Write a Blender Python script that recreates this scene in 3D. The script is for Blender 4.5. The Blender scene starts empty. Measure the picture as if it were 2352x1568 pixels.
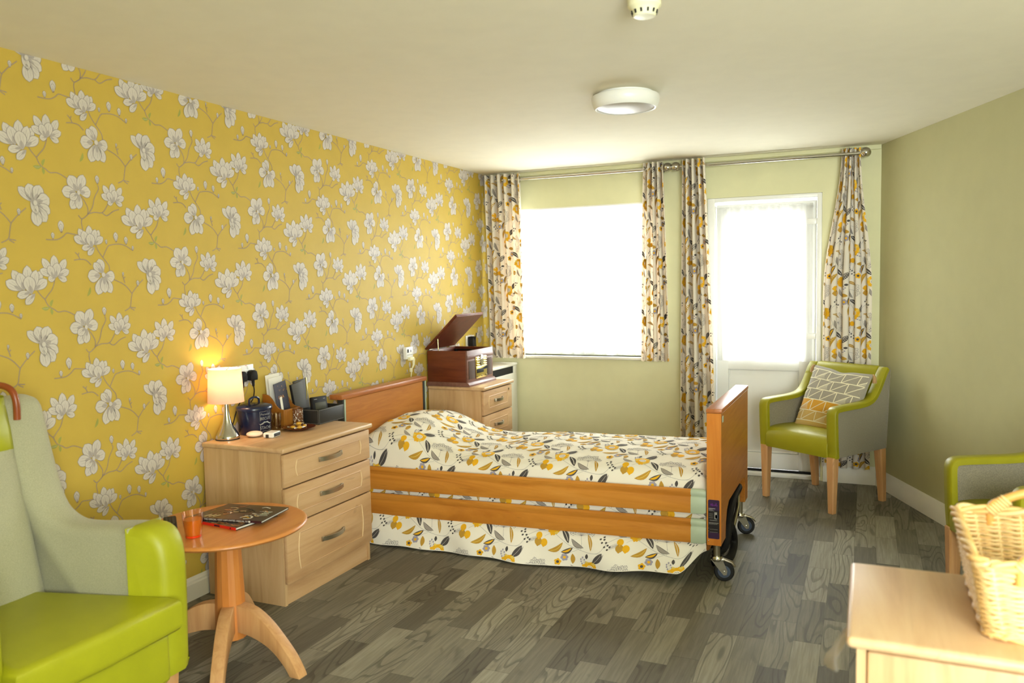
import bpy, bmesh, math, random
import numpy as np
from mathutils import Vector, Matrix
SC = bpy.context.scene
COL = SC.collection
PI = math.pi
rnd = random.Random(7)

# ------------------------------------------------------------------ materials
def s2l(c):
    c = c / 255.0
    return c / 12.92 if c <= 0.04045 else ((c + 0.055) / 1.055) ** 2.4
def rgb(r, g, b):
    return (s2l(r), s2l(g), s2l(b), 1.0)

class NT:
    def __init__(self, name):
        self.m = bpy.data.materials.new(name); self.m.use_nodes = True
        self.t = self.m.node_tree; self.t.nodes.clear()
        self.out = self.t.nodes.new('ShaderNodeOutputMaterial')
    def n(self, typ, _in=None, **kw):
        nd = self.t.nodes.new(typ)
        for k, v in kw.items(): setattr(nd, k, v)
        for k, v in (_in or {}).items():
            if isinstance(v, bpy.types.NodeSocket): self.t.links.new(v, nd.inputs[k])
            else: nd.inputs[k].default_value = v
        return nd
    def math(self, op, a, b=0.0, c=0.0, clamp=False):
        nd = self.n('ShaderNodeMath', {0: a, 1: b, 2: c}, operation=op); nd.use_clamp = clamp
        return nd.outputs[0]
    def mix(self, f, a, b, bt='MIX'):
        nd = self.n('ShaderNodeMix', data_type='RGBA', blend_type=bt)
        for i, v in ((0, f), (6, a), (7, b)):
            if isinstance(v, bpy.types.NodeSocket): self.t.links.new(v, nd.inputs[i])
            else: nd.inputs[i].default_value = v
        return nd.outputs[2]
    def ramp(self, f, stops):
        nd = self.n('ShaderNodeValToRGB', {0: f}); cr = nd.color_ramp
        while len(cr.elements) < len(stops): cr.elements.new(0.5)
        for e, (p, c) in zip(cr.elements, stops): e.position = p; e.color = c
        return nd.outputs[0]
    def obj(self):
        return self.n('ShaderNodeTexCoord').outputs['Object']
    def mapping(self, vec, scale=(1, 1, 1), rot=(0, 0, 0), loc=(0, 0, 0)):
        return self.n('ShaderNodeMapping', {'Vector': vec, 'Scale': scale, 'Rotation': rot, 'Location': loc}).outputs[0]
    def noise(self, vec, scale=5., detail=3., rough=.5, dist=0.):
        return self.n('ShaderNodeTexNoise', {'Vector': vec, 'Scale': scale, 'Detail': detail, 'Roughness': rough, 'Distortion': dist}).outputs[0]
    def bump(self, h, strength=.1, dist=.01):
        return self.n('ShaderNodeBump', {'Height': h, 'Strength': strength, 'Distance': dist}).outputs[0]
    def bsdf(self, **kw):
        nd = self.n('ShaderNodeBsdfPrincipled', {k.replace('_', ' '): v for k, v in kw.items()})
        return nd
    def done(self, sh):
        self.t.links.new(sh, self.out.inputs[0]); return self.m

def plain(name, c, rough=.5, metal=0., var=.06, bump=0., bscale=60., spec=.5, sheen=0.):
    """one colour with faint procedural variation"""
    t = NT(name); co = t.obj()
    nz = t.noise(co, 9., 3.)
    d = tuple(x * (1 - var) for x in c[:3]) + (1,); l = tuple(min(1, x * (1 + var)) for x in c[:3]) + (1,)
    kw = dict(Base_Color=t.ramp(nz, [(.3, d), (.7, l)]), Roughness=rough, Metallic=metal)
    kw['Specular_IOR_Level'] = spec
    if sheen: kw['Sheen_Weight'] = sheen
    if bump: kw['Normal'] = t.bump(t.noise(co, bscale, 4.), bump)
    return t.done(t.bsdf(**kw).outputs[0])

def wood(name, c1, c2, c3, axis='z', rough=.45, fine=1., spec=.5):
    """straight grained wood, grain along the axis"""
    t = NT(name); co = t.obj()
    sc = {'x': (.8, 9, 9), 'y': (9, .8, 9), 'z': (9, 9, .8)}[axis]
    sc2 = {'x': (2, 70, 70), 'y': (70, 2, 70), 'z': (70, 70, 2)}[axis]
    a = t.noise(t.mapping(co, sc), 1.2 * fine, 5., .62, 1.2)
    b = t.noise(t.mapping(co, sc2), fine, 3., .6)
    col = t.ramp(a, [(.28, c2), (.5, c1), (.72, c3)])
    col = t.mix(t.math('MULTIPLY', b, .35), col, c2)
    k = t.noise(t.mapping(co, sc, loc=(3.3, 1.7, 5.1)), 2.6 * fine, 2., .5, 2.)
    kn = t.ramp(k, [(.69, (0, 0, 0, 1)), (.80, (1, 1, 1, 1))])
    col = t.mix(t.math('MULTIPLY', kn, .45), col, tuple(x * .35 for x in c2[:3]) + (1,))
    return t.done(t.bsdf(Base_Color=col, Roughness=rough, Specular_IOR_Level=spec, Normal=t.bump(b, .04)).outputs[0])

def woven(name, c, c2, scale=260., rough=.9):
    """woven upholstery fabric"""
    t = NT(name); co = t.obj()
    n1 = t.noise(co, scale, 2.); n2 = t.noise(co, 14., 3.)
    col = t.mix(t.ramp(n1, [(.35, (0, 0, 0, 1)), (.65, (1, 1, 1, 1))]), c, c2)
    col = t.mix(t.math('MULTIPLY', n2, .25), col, c2)
    return t.done(t.bsdf(Base_Color=col, Roughness=rough, Sheen_Weight=.2, Specular_IOR_Level=.2, Normal=t.bump(n1, .15, .002)).outputs[0])

M = {}
def floor_mat():
    t = NT('grey_plank_vinyl'); co = t.obj()
    s = t.n('ShaderNodeSeparateXYZ', {0: co}); x, y = s.outputs[0], s.outputs[1]
    cx = t.math('DIVIDE', x, .108); col = t.math('FLOOR', cx)
    r1 = t.n('ShaderNodeTexWhiteNoise', {'W': col}, noise_dimensions='1D').outputs[0]
    yy = t.math('ADD', t.math('DIVIDE', y, .46), t.math('MULTIPLY', r1, 9.)); row = t.math('FLOOR', yy)
    cell = t.n('ShaderNodeCombineXYZ', {0: col, 1: row}).outputs[0]
    wn = t.n('ShaderNodeTexWhiteNoise', {'Vector': cell}, noise_dimensions='2D')
    v, vc = wn.outputs[0], wn.outputs[1]
    tone = t.ramp(v, [(0., rgb(98, 93, 82)), (.3, rgb(114, 109, 96)), (.55, rgb(130, 125, 111)), (.8, rgb(144, 139, 124)), (1., rgb(160, 155, 139))])
    off = t.n('ShaderNodeVectorMath', {0: vc, 1: (31., 57., 13.)}, operation='MULTIPLY').outputs[0]
    p = t.n('ShaderNodeVectorMath', {0: co, 1: off}, operation='ADD').outputs[0]
    # fine pores
    g1 = t.noise(t.mapping(p, (120, 5, 1)), 1., 4., .6)
    tone = t.mix(t.math('MULTIPLY', t.ramp(g1, [(.42, (1, 1, 1, 1)), (.62, (0, 0, 0, 1))]), .28), tone, rgb(62, 58, 50))
    # cathedral figure on some planks
    g2 = t.n('ShaderNodeTexNoise', {'Vector': t.mapping(p, (8, 1.15, 1)), 'Scale': 1., 'Detail': 1.2, 'Roughness': .35, 'Distortion': .15}).outputs[0]
    ring = t.math('FRACT', t.math('MULTIPLY', g2, 15.))
    rl = t.ramp(ring, [(0., (1, 1, 1, 1)), (.16, (.9, .9, .9, 1)), (.32, (0, 0, 0, 1)), (1., (0, 0, 0, 1))])
    w2 = t.n('ShaderNodeTexWhiteNoise', {'Vector': off}, noise_dimensions='3D').outputs[0]
    f2 = t.math('MULTIPLY', rl, t.math('MULTIPLY', t.math('GREATER_THAN', w2, .5), .5))
    tone = t.mix(f2, tone, rgb(50, 46, 40))
    kn = t.noise(t.mapping(p, (14, 4, 1)), 1., 2., .5, 1.)
    tone = t.mix(t.math('MULTIPLY', t.ramp(kn, [(.62, (0, 0, 0, 1)), (.76, (1, 1, 1, 1))]), .45), tone, rgb(52, 48, 42))
    fx = t.math('FRACT', cx); fy = t.math('FRACT', yy)
    ex = t.math('LESS_THAN', t.math('MINIMUM', fx, t.math('SUBTRACT', 1., fx)), .012)
    ey = t.math('LESS_THAN', t.math('MINIMUM', fy, t.math('SUBTRACT', 1., fy)), .0035)
    e = t.math('MULTIPLY', t.math('MAXIMUM', ex, ey), .45)
    tone = t.mix(e, tone, rgb(52, 49, 43))
    return t.done(t.bsdf(Base_Color=tone, Roughness=.58, Specular_IOR_Level=.3, Normal=t.bump(g1, .05, .002)).outputs[0])

def transl(name, c, transp=.0, tl=.6, tc=None):
    t = NT(name)
    d = t.n('ShaderNodeBsdfDiffuse', {'Color': c}); tr = t.n('ShaderNodeBsdfTranslucent', {'Color': tc or c})
    m = t.n('ShaderNodeMixShader', {0: tl, 1: d.outputs[0], 2: tr.outputs[0]}).outputs[0]
    if transp > 0:
        tt = t.n('ShaderNodeBsdfTransparent', {'Color': (1, 1, 1, 1)})
        co = t.obj(); nz = t.noise(t.mapping(co, (30, 30, .6)), 1., 2.)
        f = t.math('MULTIPLY_ADD', nz, .3, transp - .15, clamp=True)
        m = t.n('ShaderNodeMixShader', {0: f, 1: m, 2: tt.outputs[0]}).outputs[0]
    return t.done(m)

def thin_glass(name, tint=(1, 1, 1, 1), refl=.08):
    t = NT(name)
    tr = t.n('ShaderNodeBsdfTransparent', {'Color': tint}); gl = t.n('ShaderNodeBsdfGlossy', {'Color': (1, 1, 1, 1), 'Roughness': .03})
    lw = t.n('ShaderNodeLayerWeight', {'Blend': .25}).outputs[1]
    f = t.math('MULTIPLY_ADD', lw, .5, refl, clamp=True)
    return t.done(t.n('ShaderNodeMixShader', {0: f, 1: tr.outputs[0], 2: gl.outputs[0]}).outputs[0])

M['floor'] = floor_mat()
M['ceil'] = plain('ceiling_paint', rgb(238, 232, 212), .9, var=.015, spec=.1)
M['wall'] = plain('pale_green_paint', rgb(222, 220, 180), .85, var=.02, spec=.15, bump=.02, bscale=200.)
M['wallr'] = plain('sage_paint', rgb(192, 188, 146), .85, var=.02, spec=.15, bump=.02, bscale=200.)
M['paper'] = plain('yellow_wallpaper', rgb(200, 171, 74), .55, var=.03, spec=.3, bump=.015, bscale=300.)
M['wp_l'] = plain('wallpaper_petal_light', rgb(208, 200, 190), .5, var=.03, spec=.35)
M['wp_m'] = plain('wallpaper_petal_mid', rgb(178, 169, 163), .5, var=.03, spec=.35)
M['wp_d'] = plain('wallpaper_petal_line', rgb(138, 127, 124), .6, var=.03)
M['wp_b'] = plain('wallpaper_twig', rgb(150, 124, 92), .6, var=.08)
M['wp_g'] = plain('wallpaper_leaf', rgb(160, 160, 74), .6, var=.06)
M['white'] = plain('white_gloss_paint', rgb(236, 233, 222), .35, var=.02)
M['upvc'] = plain('white_plastic', rgb(240, 240, 236), .3, var=.01)
M['cream'] = plain('cream_plastic', rgb(240, 236, 200), .35, var=.01)
M['black'] = plain('black_plastic', rgb(26, 25, 25), .62, var=.1, spec=.22)
M['dark'] = plain('dark_grey_metal', rgb(48, 48, 48), .5, var=.1)
M['seam'] = plain('dark_rubber', rgb(14, 14, 14), .8, var=.1)
M['chrome'] = plain('polished_chrome', rgb(205, 203, 198), .13, 1., var=.02)
M['nickel'] = plain('brushed_nickel', rgb(178, 172, 156), .3, 1., var=.05)
M['gold'] = plain('polished_brass_trim', rgb(214, 196, 122), .18, 1., var=.03)
M['oakz'] = wood('pale_oak_upright', rgb(206, 170, 124), rgb(180, 140, 96), rgb(218, 186, 142), 'z')
M['oaky'] = wood('pale_oak_crosswise', rgb(206, 168, 124), rgb(182, 140, 98), rgb(216, 182, 140), 'y')
M['oakx'] = wood('pale_oak_top', rgb(210, 174, 132), rgb(188, 148, 106), rgb(220, 190, 148), 'y', .38)
M['lit_edge'] = plain('oak_edge_painted_highlight', rgb(232, 206, 160), .45, var=.05)  # lighter than the oak: light on the upright groove edges, put into the colour
M['bedx'] = wood('orange_beech_rail', rgb(208, 138, 52), rgb(176, 106, 32), rgb(220, 154, 70), 'x', .35)
M['bedy'] = wood('brown_beech_board', rgb(184, 116, 42), rgb(164, 96, 30), rgb(194, 128, 52), 'y', .38, 2.2)
M['bedz'] = wood('orange_beech_edge', rgb(206, 126, 42), rgb(190, 110, 32), rgb(214, 138, 54), 'z', .38, 2.)
M['capw'] = wood('red_brown_capping', rgb(178, 108, 58), rgb(160, 92, 44), rgb(188, 120, 68), 'y', .35, 2.)
M['tabw'] = wood('orange_beech_table', rgb(208, 136, 70), rgb(194, 120, 56), rgb(216, 148, 82), 'y', .33, 1.6)
M['tabz'] = wood('orange_beech_column', rgb(206, 130, 62), rgb(190, 114, 48), rgb(214, 144, 78), 'z', .35, 1.6)
M['legw'] = wood('pale_beech_leg', rgb(208, 158, 106), rgb(190, 138, 88), rgb(218, 172, 120), 'z', .45, 2.)
M['mahog'] = wood('mahogany_side', rgb(108, 50, 26), rgb(86, 36, 18), rgb(120, 60, 32), 'x', .4, 2.)
M['mahogf'] = wood('mahogany_front', rgb(122, 84, 72), rgb(104, 68, 58), rgb(134, 96, 84), 'y', .35, 2.)
M['grille'] = woven('brown_speaker_cloth', rgb(88, 66, 52), rgb(70, 50, 40), 500.)
M['lime'] = plain('lime_leatherette', rgb(170, 172, 30), .42, var=.05, bump=.05, bscale=350., spec=.45)
M['olive'] = plain('olive_leatherette', rgb(152, 147, 22), .45, var=.06, bump=.05, bscale=350., spec=.4)
M['greyf'] = woven('grey_upholstery', rgb(154, 146, 127), rgb(130, 124, 108))
M['wingf'] = woven('silver_green_upholstery', rgb(186, 184, 156), rgb(164, 162, 136), 420.)
M['sage'] = plain('sage_plastic_cap', rgb(176, 190, 166), .45, var=.02)
M['linen'] = transl('printed_cotton_white', rgb(244, 238, 226), 0, .2, rgb(244, 216, 184))
M['duvet'] = plain('cotton_white', rgb(238, 232, 218), .85, var=.02, spec=.15)
FAB = [('fb_stem', (172, 168, 166)), ('fb_dark', (84, 80, 78)), ('fb_grey', (158, 150, 142)), ('fb_och', (190, 148, 62)),
       ('fb_yel', (232, 176, 40)), ('fb_lil', (164, 158, 172)), ('fb_line', (138, 132, 132)), ('fb_white', (240, 234, 222)), ('fb_pale', (226, 196, 96))]
for k, c in FAB: M[k] = plain('print_' + k[3:], rgb(*c), .85, var=.08, spec=.12)
M['net'] = transl('white_net_voile', (.9, .9, .9, 1), .42, .75)
M['glass'] = thin_glass('window_glass')
M['shade'] = transl('pink_linen_shade', rgb(222, 186, 176), 0, .2, rgb(246, 196, 168))
M['navy'] = plain('navy_enamel', rgb(18, 28, 58), .22, var=.05)
M['tintx'] = plain('silver_grey_print', rgb(150, 152, 150), .5)
M['leather'] = plain('black_leatherette_box', rgb(34, 33, 32), .5, var=.1, bump=.05, bscale=300.)
M['stitch'] = plain('grey_stitching', rgb(140, 138, 132), .7)
M['paperw'] = plain('white_card', rgb(232, 228, 216), .7, var=.02)
M['cardd'] = plain('dark_blue_grey_card', rgb(66, 66, 80), .6, var=.04)
M['note'] = plain('charcoal_notebook_cover', rgb(76, 74, 70), .6, var=.05)
M['foil'] = plain('copper_foil', rgb(206, 150, 92), .3, .7)
M['holder'] = wood('honey_pine_holder', rgb(160, 102, 34), rgb(138, 84, 26), rgb(172, 116, 44), 'z', .45, 2.)
M['tumbler'] = thin_glass('tumbler_glass', (.86, .8, .68, 1), .06)
M['mugb'] = plain('brown_glaze', rgb(112, 72, 42), .35)
M['plate'] = plain('red_brown_plate', rgb(96, 40, 20), .25, var=.1)
M['sweet'] = plain('gold_sweet_wrapper', rgb(220, 168, 60), .3, .2)
M['cello'] = thin_glass('clear_cellophane', (.96, .95, .92, 1), .22)
M['screen'] = plain('dull_green_lcd', rgb(70, 68, 52), .55, spec=.2)
M['pinkw'] = plain('warm_white_plastic', rgb(244, 226, 206), .4)
M['orange'] = None
M['red'] = plain('red_cover', rgb(214, 40, 26), .3)
M['claret'] = plain('dark_claret_cover', rgb(58, 26, 32), .25, var=.25)
M['blackcv'] = plain('black_glossy_cover', rgb(30, 26, 22), .22, var=.3)
M['brown'] = plain('brown_printed_card', rgb(126, 70, 36), .5, var=.3)
M['tan'] = plain('tan_patch', rgb(216, 172, 110), .5)
M['cane'] = plain('varnished_cane', rgb(150, 74, 36), .3, var=.12)
M['wick'] = plain('pale_willow', rgb(226, 184, 116), .5, var=.16, bump=.1, bscale=90.)
M['wick2'] = plain('pale_willow_light', rgb(238, 206, 146), .5, var=.1, bump=.1, bscale=90.)
M['wickh'] = plain('steamed_willow_handle', rgb(226, 168, 88), .4, var=.1)
M['purple'] = plain('purple_sticker', rgb(52, 30, 66), .35)
M['purple2'] = plain('bright_purple_print', rgb(120, 44, 150), .4)
M['stk'] = plain('near_black_sticker', rgb(34, 31, 36), .35)
M['stkt'] = plain('pale_sticker_print', rgb(150, 148, 146), .5)
M['blue'] = plain('blue_grey_hub', rgb(80, 92, 118), .3)
M['rubber'] = plain('black_tyre', rgb(22, 24, 30), .5)
M['cug'] = woven('grey_cushion_weave', rgb(172, 166, 152), rgb(144, 138, 126), 420.)
M['cuy'] = woven('mustard_cushion_weave', rgb(226, 172, 66), rgb(206, 150, 46), 420.)
M['cus'] = woven('straw_cushion_weave', rgb(218, 186, 116), rgb(200, 166, 96), 420.)
M['cul'] = plain('cream_stitching', rgb(236, 230, 202), .9)
M['tassel'] = woven('sand_tassel', rgb(190, 156, 108), rgb(160, 126, 84), 300.)
M['opal'] = plain('opal_diffuser', rgb(184, 176, 164), .4, var=.01)
M['juice'] = None
def juice():
    t = NT('orange_squash')
    b = t.bsdf(Base_Color=rgb(226, 134, 22), Roughness=.3, Transmission_Weight=.1)
    return t.done(b.outputs[0])
M['juice'] = juice()
M['cup'] = thin_glass('clear_red_tumbler', (1., .90, .84, 1), .05)
M['cupb'] = plain('red_orange_base', rgb(244, 66, 14), .2)

def poly():
    t = NT('clear_polythene'); d = t.n('ShaderNodeBsdfTranslucent', {'Color': (.9, .9, .88, 1)}); g = t.n('ShaderNodeBsdfGlossy', {'Roughness': .12}); tr = t.n('ShaderNodeBsdfTransparent')
    a = t.n('ShaderNodeMixShader', {0: .35, 1: d.outputs[0], 2: g.outputs[0]}); return t.done(t.n('ShaderNodeMixShader', {0: .55, 1: a.outputs[0], 2: tr.outputs[0]}).outputs[0])
M['poly'] = poly()
# ------------------------------------------------------------------ mesh builder
class MB:
    def __init__(self): self.v = []; self.f = []; self.m = []
    def add(self, vs, fs, mat=0):
        o = len(self.v); self.v += [tuple(p) for p in vs]
        self.f += [tuple(i + o for i in f) for f in fs]; self.m += [mat] * len(fs)
    def bm(self, b, mat=0, T=None):
        b.verts.index_update()
        vs = [(T @ v.co if T else v.co) for v in b.verts]
        self.add([tuple(p) for p in vs], [[v.index for v in f.verts] for f in b.faces], mat); b.free()
    def box(self, x0, x1, y0, y1, z0, z1, mat=0, r=0., seg=2, T=None):
        b = bmesh.new(); bmesh.ops.create_cube(b, size=1.)
        for v in b.verts:
            v.co = Vector(((x0 + x1) / 2 + v.co.x * (x1 - x0), (y0 + y1) / 2 + v.co.y * (y1 - y0), (z0 + z1) / 2 + v.co.z * (z1 - z0)))
        if r > 0: bmesh.ops.bevel(b, geom=list(b.edges), offset=min(r, .49 * min(abs(x1 - x0), abs(y1 - y0), abs(z1 - z0))), segments=seg, profile=.5, affect='EDGES')
        self.bm(b, mat, T)
    def prism(self, pts, a0, a1, axis='y', mat=0, r=0., seg=2, T=None):
        """2D outline extruded along an axis; pts are the other two coordinates in order"""
        def P(p, a): return {'y': (p[0], a, p[1]), 'x': (a, p[0], p[1]), 'z': (p[0], p[1], a)}[axis]
        b = bmesh.new(); n = len(pts)
        A = [b.verts.new(P(p, a0)) for p in pts]; B = [b.verts.new(P(p, a1)) for p in pts]
        b.faces.new(A); b.faces.new(B)
        for i in range(n): b.faces.new((A[i], A[(i + 1) % n], B[(i + 1) % n], B[i]))
        bmesh.ops.recalc_face_normals(b, faces=b.faces)
        if r > 0:
            es = [e for e in b.edges if (e.verts[0] in A) == (e.verts[1] in A)]
            A = set(A)
            es = [e for e in b.edges if (e.verts[0] in A) == (e.verts[1] in A)]
            bmesh.ops.bevel(b, geom=es, offset=r, segments=seg, profile=.5, affect='EDGES', clamp_overlap=True)
        self.bm(b, mat, T)
    def lathe(self, prof, n=32, mat=0, c=(0, 0, 0), T=None, sx=1., sy=1.):
        vs = []; fs = []; k = len(prof)
        for i in range(n):
            a = 2 * PI * i / n
            for r, z in prof: vs.append((c[0] + r * math.cos(a) * sx, c[1] + r * math.sin(a) * sy, c[2] + z))
        for i in range(n):
            j = (i + 1) % n
            for q in range(k - 1): fs.append((i * k + q, j * k + q, j * k + q + 1, i * k + q + 1))
        if prof[0][0] > 1e-6: fs.append(tuple(i * k for i in range(n))[::-1])
        if prof[-1][0] > 1e-6: fs.append(tuple(i * k + k - 1 for i in range(n)))
        if T: vs = [tuple(T @ Vector(p)) for p in vs]
        self.add(vs, fs, mat)
    def tube(self, pts, r, n=8, mat=0, closed=False, cap=True, flat=1.):
        pts = [Vector(p) for p in pts]; k = len(pts); vs = []; fs = []
        up = Vector((0, 0, 1)); nrm = None
        for i, p in enumerate(pts):
            if closed: t = pts[(i + 1) % k] - pts[i - 1]
            else: t = pts[min(i + 1, k - 1)] - pts[max(i - 1, 0)]
            t.normalize()
            if nrm is None:
                nrm = t.cross(up)
                if nrm.length < 1e-3: nrm = t.cross(Vector((1, 0, 0)))
                nrm.normalize()
            nrm = (nrm - t * nrm.dot(t)).normalized(); bi = t.cross(nrm)
            rr = r[i] if isinstance(r, (list, tuple)) else r
            for j in range(n):
                a = 2 * PI * j / n
                vs.append(tuple(p + nrm * (rr * math.cos(a)) + bi * (rr * flat * math.sin(a))))
        for i in range(k if closed else k - 1):
            i2 = (i + 1) % k
            for j in range(n): fs.append((i * n + j, i * n + (j + 1) % n, i2 * n + (j + 1) % n, i2 * n + j))
        if cap and not closed: fs.append(tuple(range(n))[::-1]); fs.append(tuple((k - 1) * n + j for j in range(n)))
        self.add(vs, fs, mat)
    def cyl(self, p0, p1, r, n=20, mat=0, r2=None):
        self.tube([p0, p1], [r, r if r2 is None else r2], n, mat)
    def grid(self, fn, us, vs_, mat=0, closeu=False):
        V = []; F = []; nu, nv = len(us), len(vs_)
        for u in us:
            for v in vs_: V.append(tuple(fn(u, v)))
        for i in range(nu if closeu else nu - 1):
            i2 = (i + 1) % nu
            for j in range(nv - 1): F.append((i * nv + j, i2 * nv + j, i2 * nv + j + 1, i * nv + j + 1))
        self.add(V, F, mat)
    def loft(self, rings, mat=0, cap=True):
        n = len(rings[0]); V = [p for r in rings for p in r]; F = []
        for i in range(len(rings) - 1):
            for j in range(n): F.append((i * n + j, i * n + (j + 1) % n, (i + 1) * n + (j + 1) % n, (i + 1) * n + j))
        if cap: F.append(tuple(range(n))[::-1]); F.append(tuple((len(rings) - 1) * n + j for j in range(n)))
        self.add(V, F, mat)
    def ball(self, c, r, mat=0, n=20, sz=1., sx=1., sy=1.):
        pr = [(max(0., r * math.sin(PI * i / 12)), -r * sz * math.cos(PI * i / 12)) for i in range(13)]
        pr[0] = (0, pr[0][1]); pr[-1] = (0, pr[-1][1])
        self.lathe(pr, n, mat, c, sx=sx, sy=sy)
    def xf(self, T):
        self.v = [tuple(T @ Vector(p)) for p in self.v]; return self

def text_geo(s, size, font_bold=False):
    cu = bpy.data.curves.new('t', 'FONT'); cu.body = s; cu.size = size; cu.align_x = 'CENTER'; cu.align_y = 'CENTER'
    cu.resolution_u = 2
    o = bpy.data.objects.new('t', cu); COL.objects.link(o)
    me = bpy.data.meshes.new_from_object(o.evaluated_get(bpy.context.evaluated_depsgraph_get()))
    vs = [tuple(v.co) for v in me.vertices]; fs = [tuple(p.vertices) for p in me.polygons]
    COL.objects.unlink(o); bpy.data.objects.remove(o); bpy.data.meshes.remove(me); bpy.data.curves.remove(cu)
    return vs, fs
def add_text(mb, s, size, mat, fn):
    vs, fs = text_geo(s, size)
    mb.add([fn(x, y) for x, y, z in vs], fs, mat)

def obj(name, mb, mats, parent=None, angle=35., local=False, recalc=True, smooth=True):
    """link the builder as ONE mesh object. World coordinates unless local; origin at its base (or parent's frame)."""
    me = bpy.data.meshes.new(name)
    V = np.array(mb.v, dtype=float)
    if local: org = Vector((0, 0, 0))
    elif parent is not None:
        org = None
    else:
        lo, hi = V.min(0), V.max(0); org = Vector(((lo[0] + hi[0]) / 2, (lo[1] + hi[1]) / 2, lo[2]))
    if org is not None: pts = (V - np.array(org)).tolist()
    else:
        inv = np.array(WM[parent.name].inverted())
        pts = (V @ inv[:3, :3].T + inv[:3, 3]).tolist()
    me.from_pydata(pts, [], mb.f)
    if recalc:
        b = bmesh.new(); b.from_mesh(me); bmesh.ops.recalc_face_normals(b, faces=b.faces); b.to_mesh(me); b.free()
    mats = mats if isinstance(mats, (list, tuple)) else [mats]
    for m in mats: me.materials.append(m)
    me.polygons.foreach_set('material_index', mb.m)
    if smooth:
        me.polygons.foreach_set('use_smooth', [True] * len(me.polygons))
        me.set_sharp_from_angle(angle=math.radians(angle))
    me.update()
    o = bpy.data.objects.new(name, me); COL.objects.link(o)
    if parent is not None: o.parent = parent; WM[o.name] = WM[parent.name].copy()
    else:
        if not local: o.location = org
        WM[o.name] = Matrix.Translation(o.location)
    return o
WM = {}
def thing(name, label, cat, loc=(0, 0, 0), rotz=0., group=None):
    o = bpy.data.objects.new(name, None); COL.objects.link(o); o.empty_display_size = .1
    o.location = loc; o.rotation_euler = (0, 0, rotz); o['label'] = label; o['category'] = cat
    if group: o['group'] = group
    WM[o.name] = Matrix.Translation(loc) @ Matrix.Rotation(rotz, 4, 'Z')
    return o
def tag(o, label, cat, group=None):
    o['label'] = label; o['category'] = cat
    if group: o['group'] = group
    return o
def struct(name, mb, mats, label, cat, parent=None, **kw):
    o = obj(name, mb, mats, parent, **kw)
    if parent is None: o['kind'] = 'structure'; o['label'] = label; o['category'] = cat
    return o
def dup(root, loc, rotz, label=None, group=None):
    r = root.copy(); COL.objects.link(r); r.location = loc; r.rotation_euler = (0, 0, rotz)
    if label: r['label'] = label
    if group: r['group'] = group
    for ch in list(root.children):
        c = ch.copy(); COL.objects.link(c); c.parent = r
        for g in list(ch.children):
            d = g.copy(); COL.objects.link(d); d.parent = c
    return r
def rotT(loc, rx=0, ry=0, rz=0):
    return Matrix.Translation(loc) @ Matrix.Rotation(rz, 4, 'Z') @ Matrix.Rotation(ry, 4, 'Y') @ Matrix.Rotation(rx, 4, 'X')
def sstep(a, b, x):
    t = max(0., min(1., (x - a) / (b - a))); return t * t * (3 - 2 * t)
def catmull(P, n=6, closed=False):
    P = [np.array(p, float) for p in P]; out = []; k = len(P)
    rng = range(k) if closed else range(k - 1)
    for i in rng:
        if closed: a, b, c, d = P[i - 1], P[i], P[(i + 1) % k], P[(i + 2) % k]
        else: a, b, c, d = P[max(i - 1, 0)], P[i], P[i + 1], P[min(i + 2, k - 1)]
        for j in range(n):
            t = j / n
            out.append(tuple(.5 * ((2 * b) + (c - a) * t + (2 * a - 5 * b + 4 * c - d) * t * t + (3 * b - a - 3 * c + d) * t ** 3)))
    if not closed: out.append(tuple(P[-1]))
    return out

# ------------------------------------------------------------------ flat printed shapes: (material, layer, rows of points)
def sh_leaf(p0, p1, w, mat, lay, bend=0., n=7, vein=None, tip=.5, ex=.8):
    p0 = np.array(p0, float); p1 = np.array(p1, float); d = p1 - p0; L = np.hypot(*d); t = d / L; nn = np.array([-t[1], t[0]])
    rows = []; sp = []
    for i in range(n + 1):
        s = i / n
        c = p0 + d * s + nn * (bend * L * math.sin(PI * s)); ww = w * .5 * (math.sin(PI * s ** (math.log(.5) / math.log(tip)))) ** ex if 0 < s < 1 else 0.
        rows.append([c - nn * ww, c, c + nn * ww]); sp.append(c)
    out = [(mat, lay, rows)]
    if vein is not None: out += sh_line(sp[1:-1], w * .09, vein, lay + 1)
    return out
def sh_line(pts, w, mat, lay):
    pts = [np.array(p, float) for p in pts]; rows = []
    for i, p in enumerate(pts):
        t = pts[min(i + 1, len(pts) - 1)] - pts[max(i - 1, 0)]; t = t / (np.hypot(*t) + 1e-9); n = np.array([-t[1], t[0]])
        rows.append([p - n * w / 2, p + n * w / 2])
    return [(mat, lay, rows)]
def sh_disc(c, rx, mat, lay, ry=None, rot=0., n=8):
    ry = ry or rx; rows = []
    for i in range(n + 1):
        a = PI * i / n; cx = -rx * math.cos(a); hy = ry * math.sin(a)
        r = []
        for q in (-1, 0, 1):
            x, y = cx, hy * q
            r.append(np.array([c[0] + x * math.cos(rot) - y * math.sin(rot), c[1] + x * math.sin(rot) + y * math.cos(rot)]))
        rows.append(r)
    return [(mat, lay, rows)]
def place(items, T, mir=False):
    """T=(dx,dy)"""
    return [(m, l, [[p + np.array(T) for p in r] for r in rows]) for m, l, rows in items]
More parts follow.
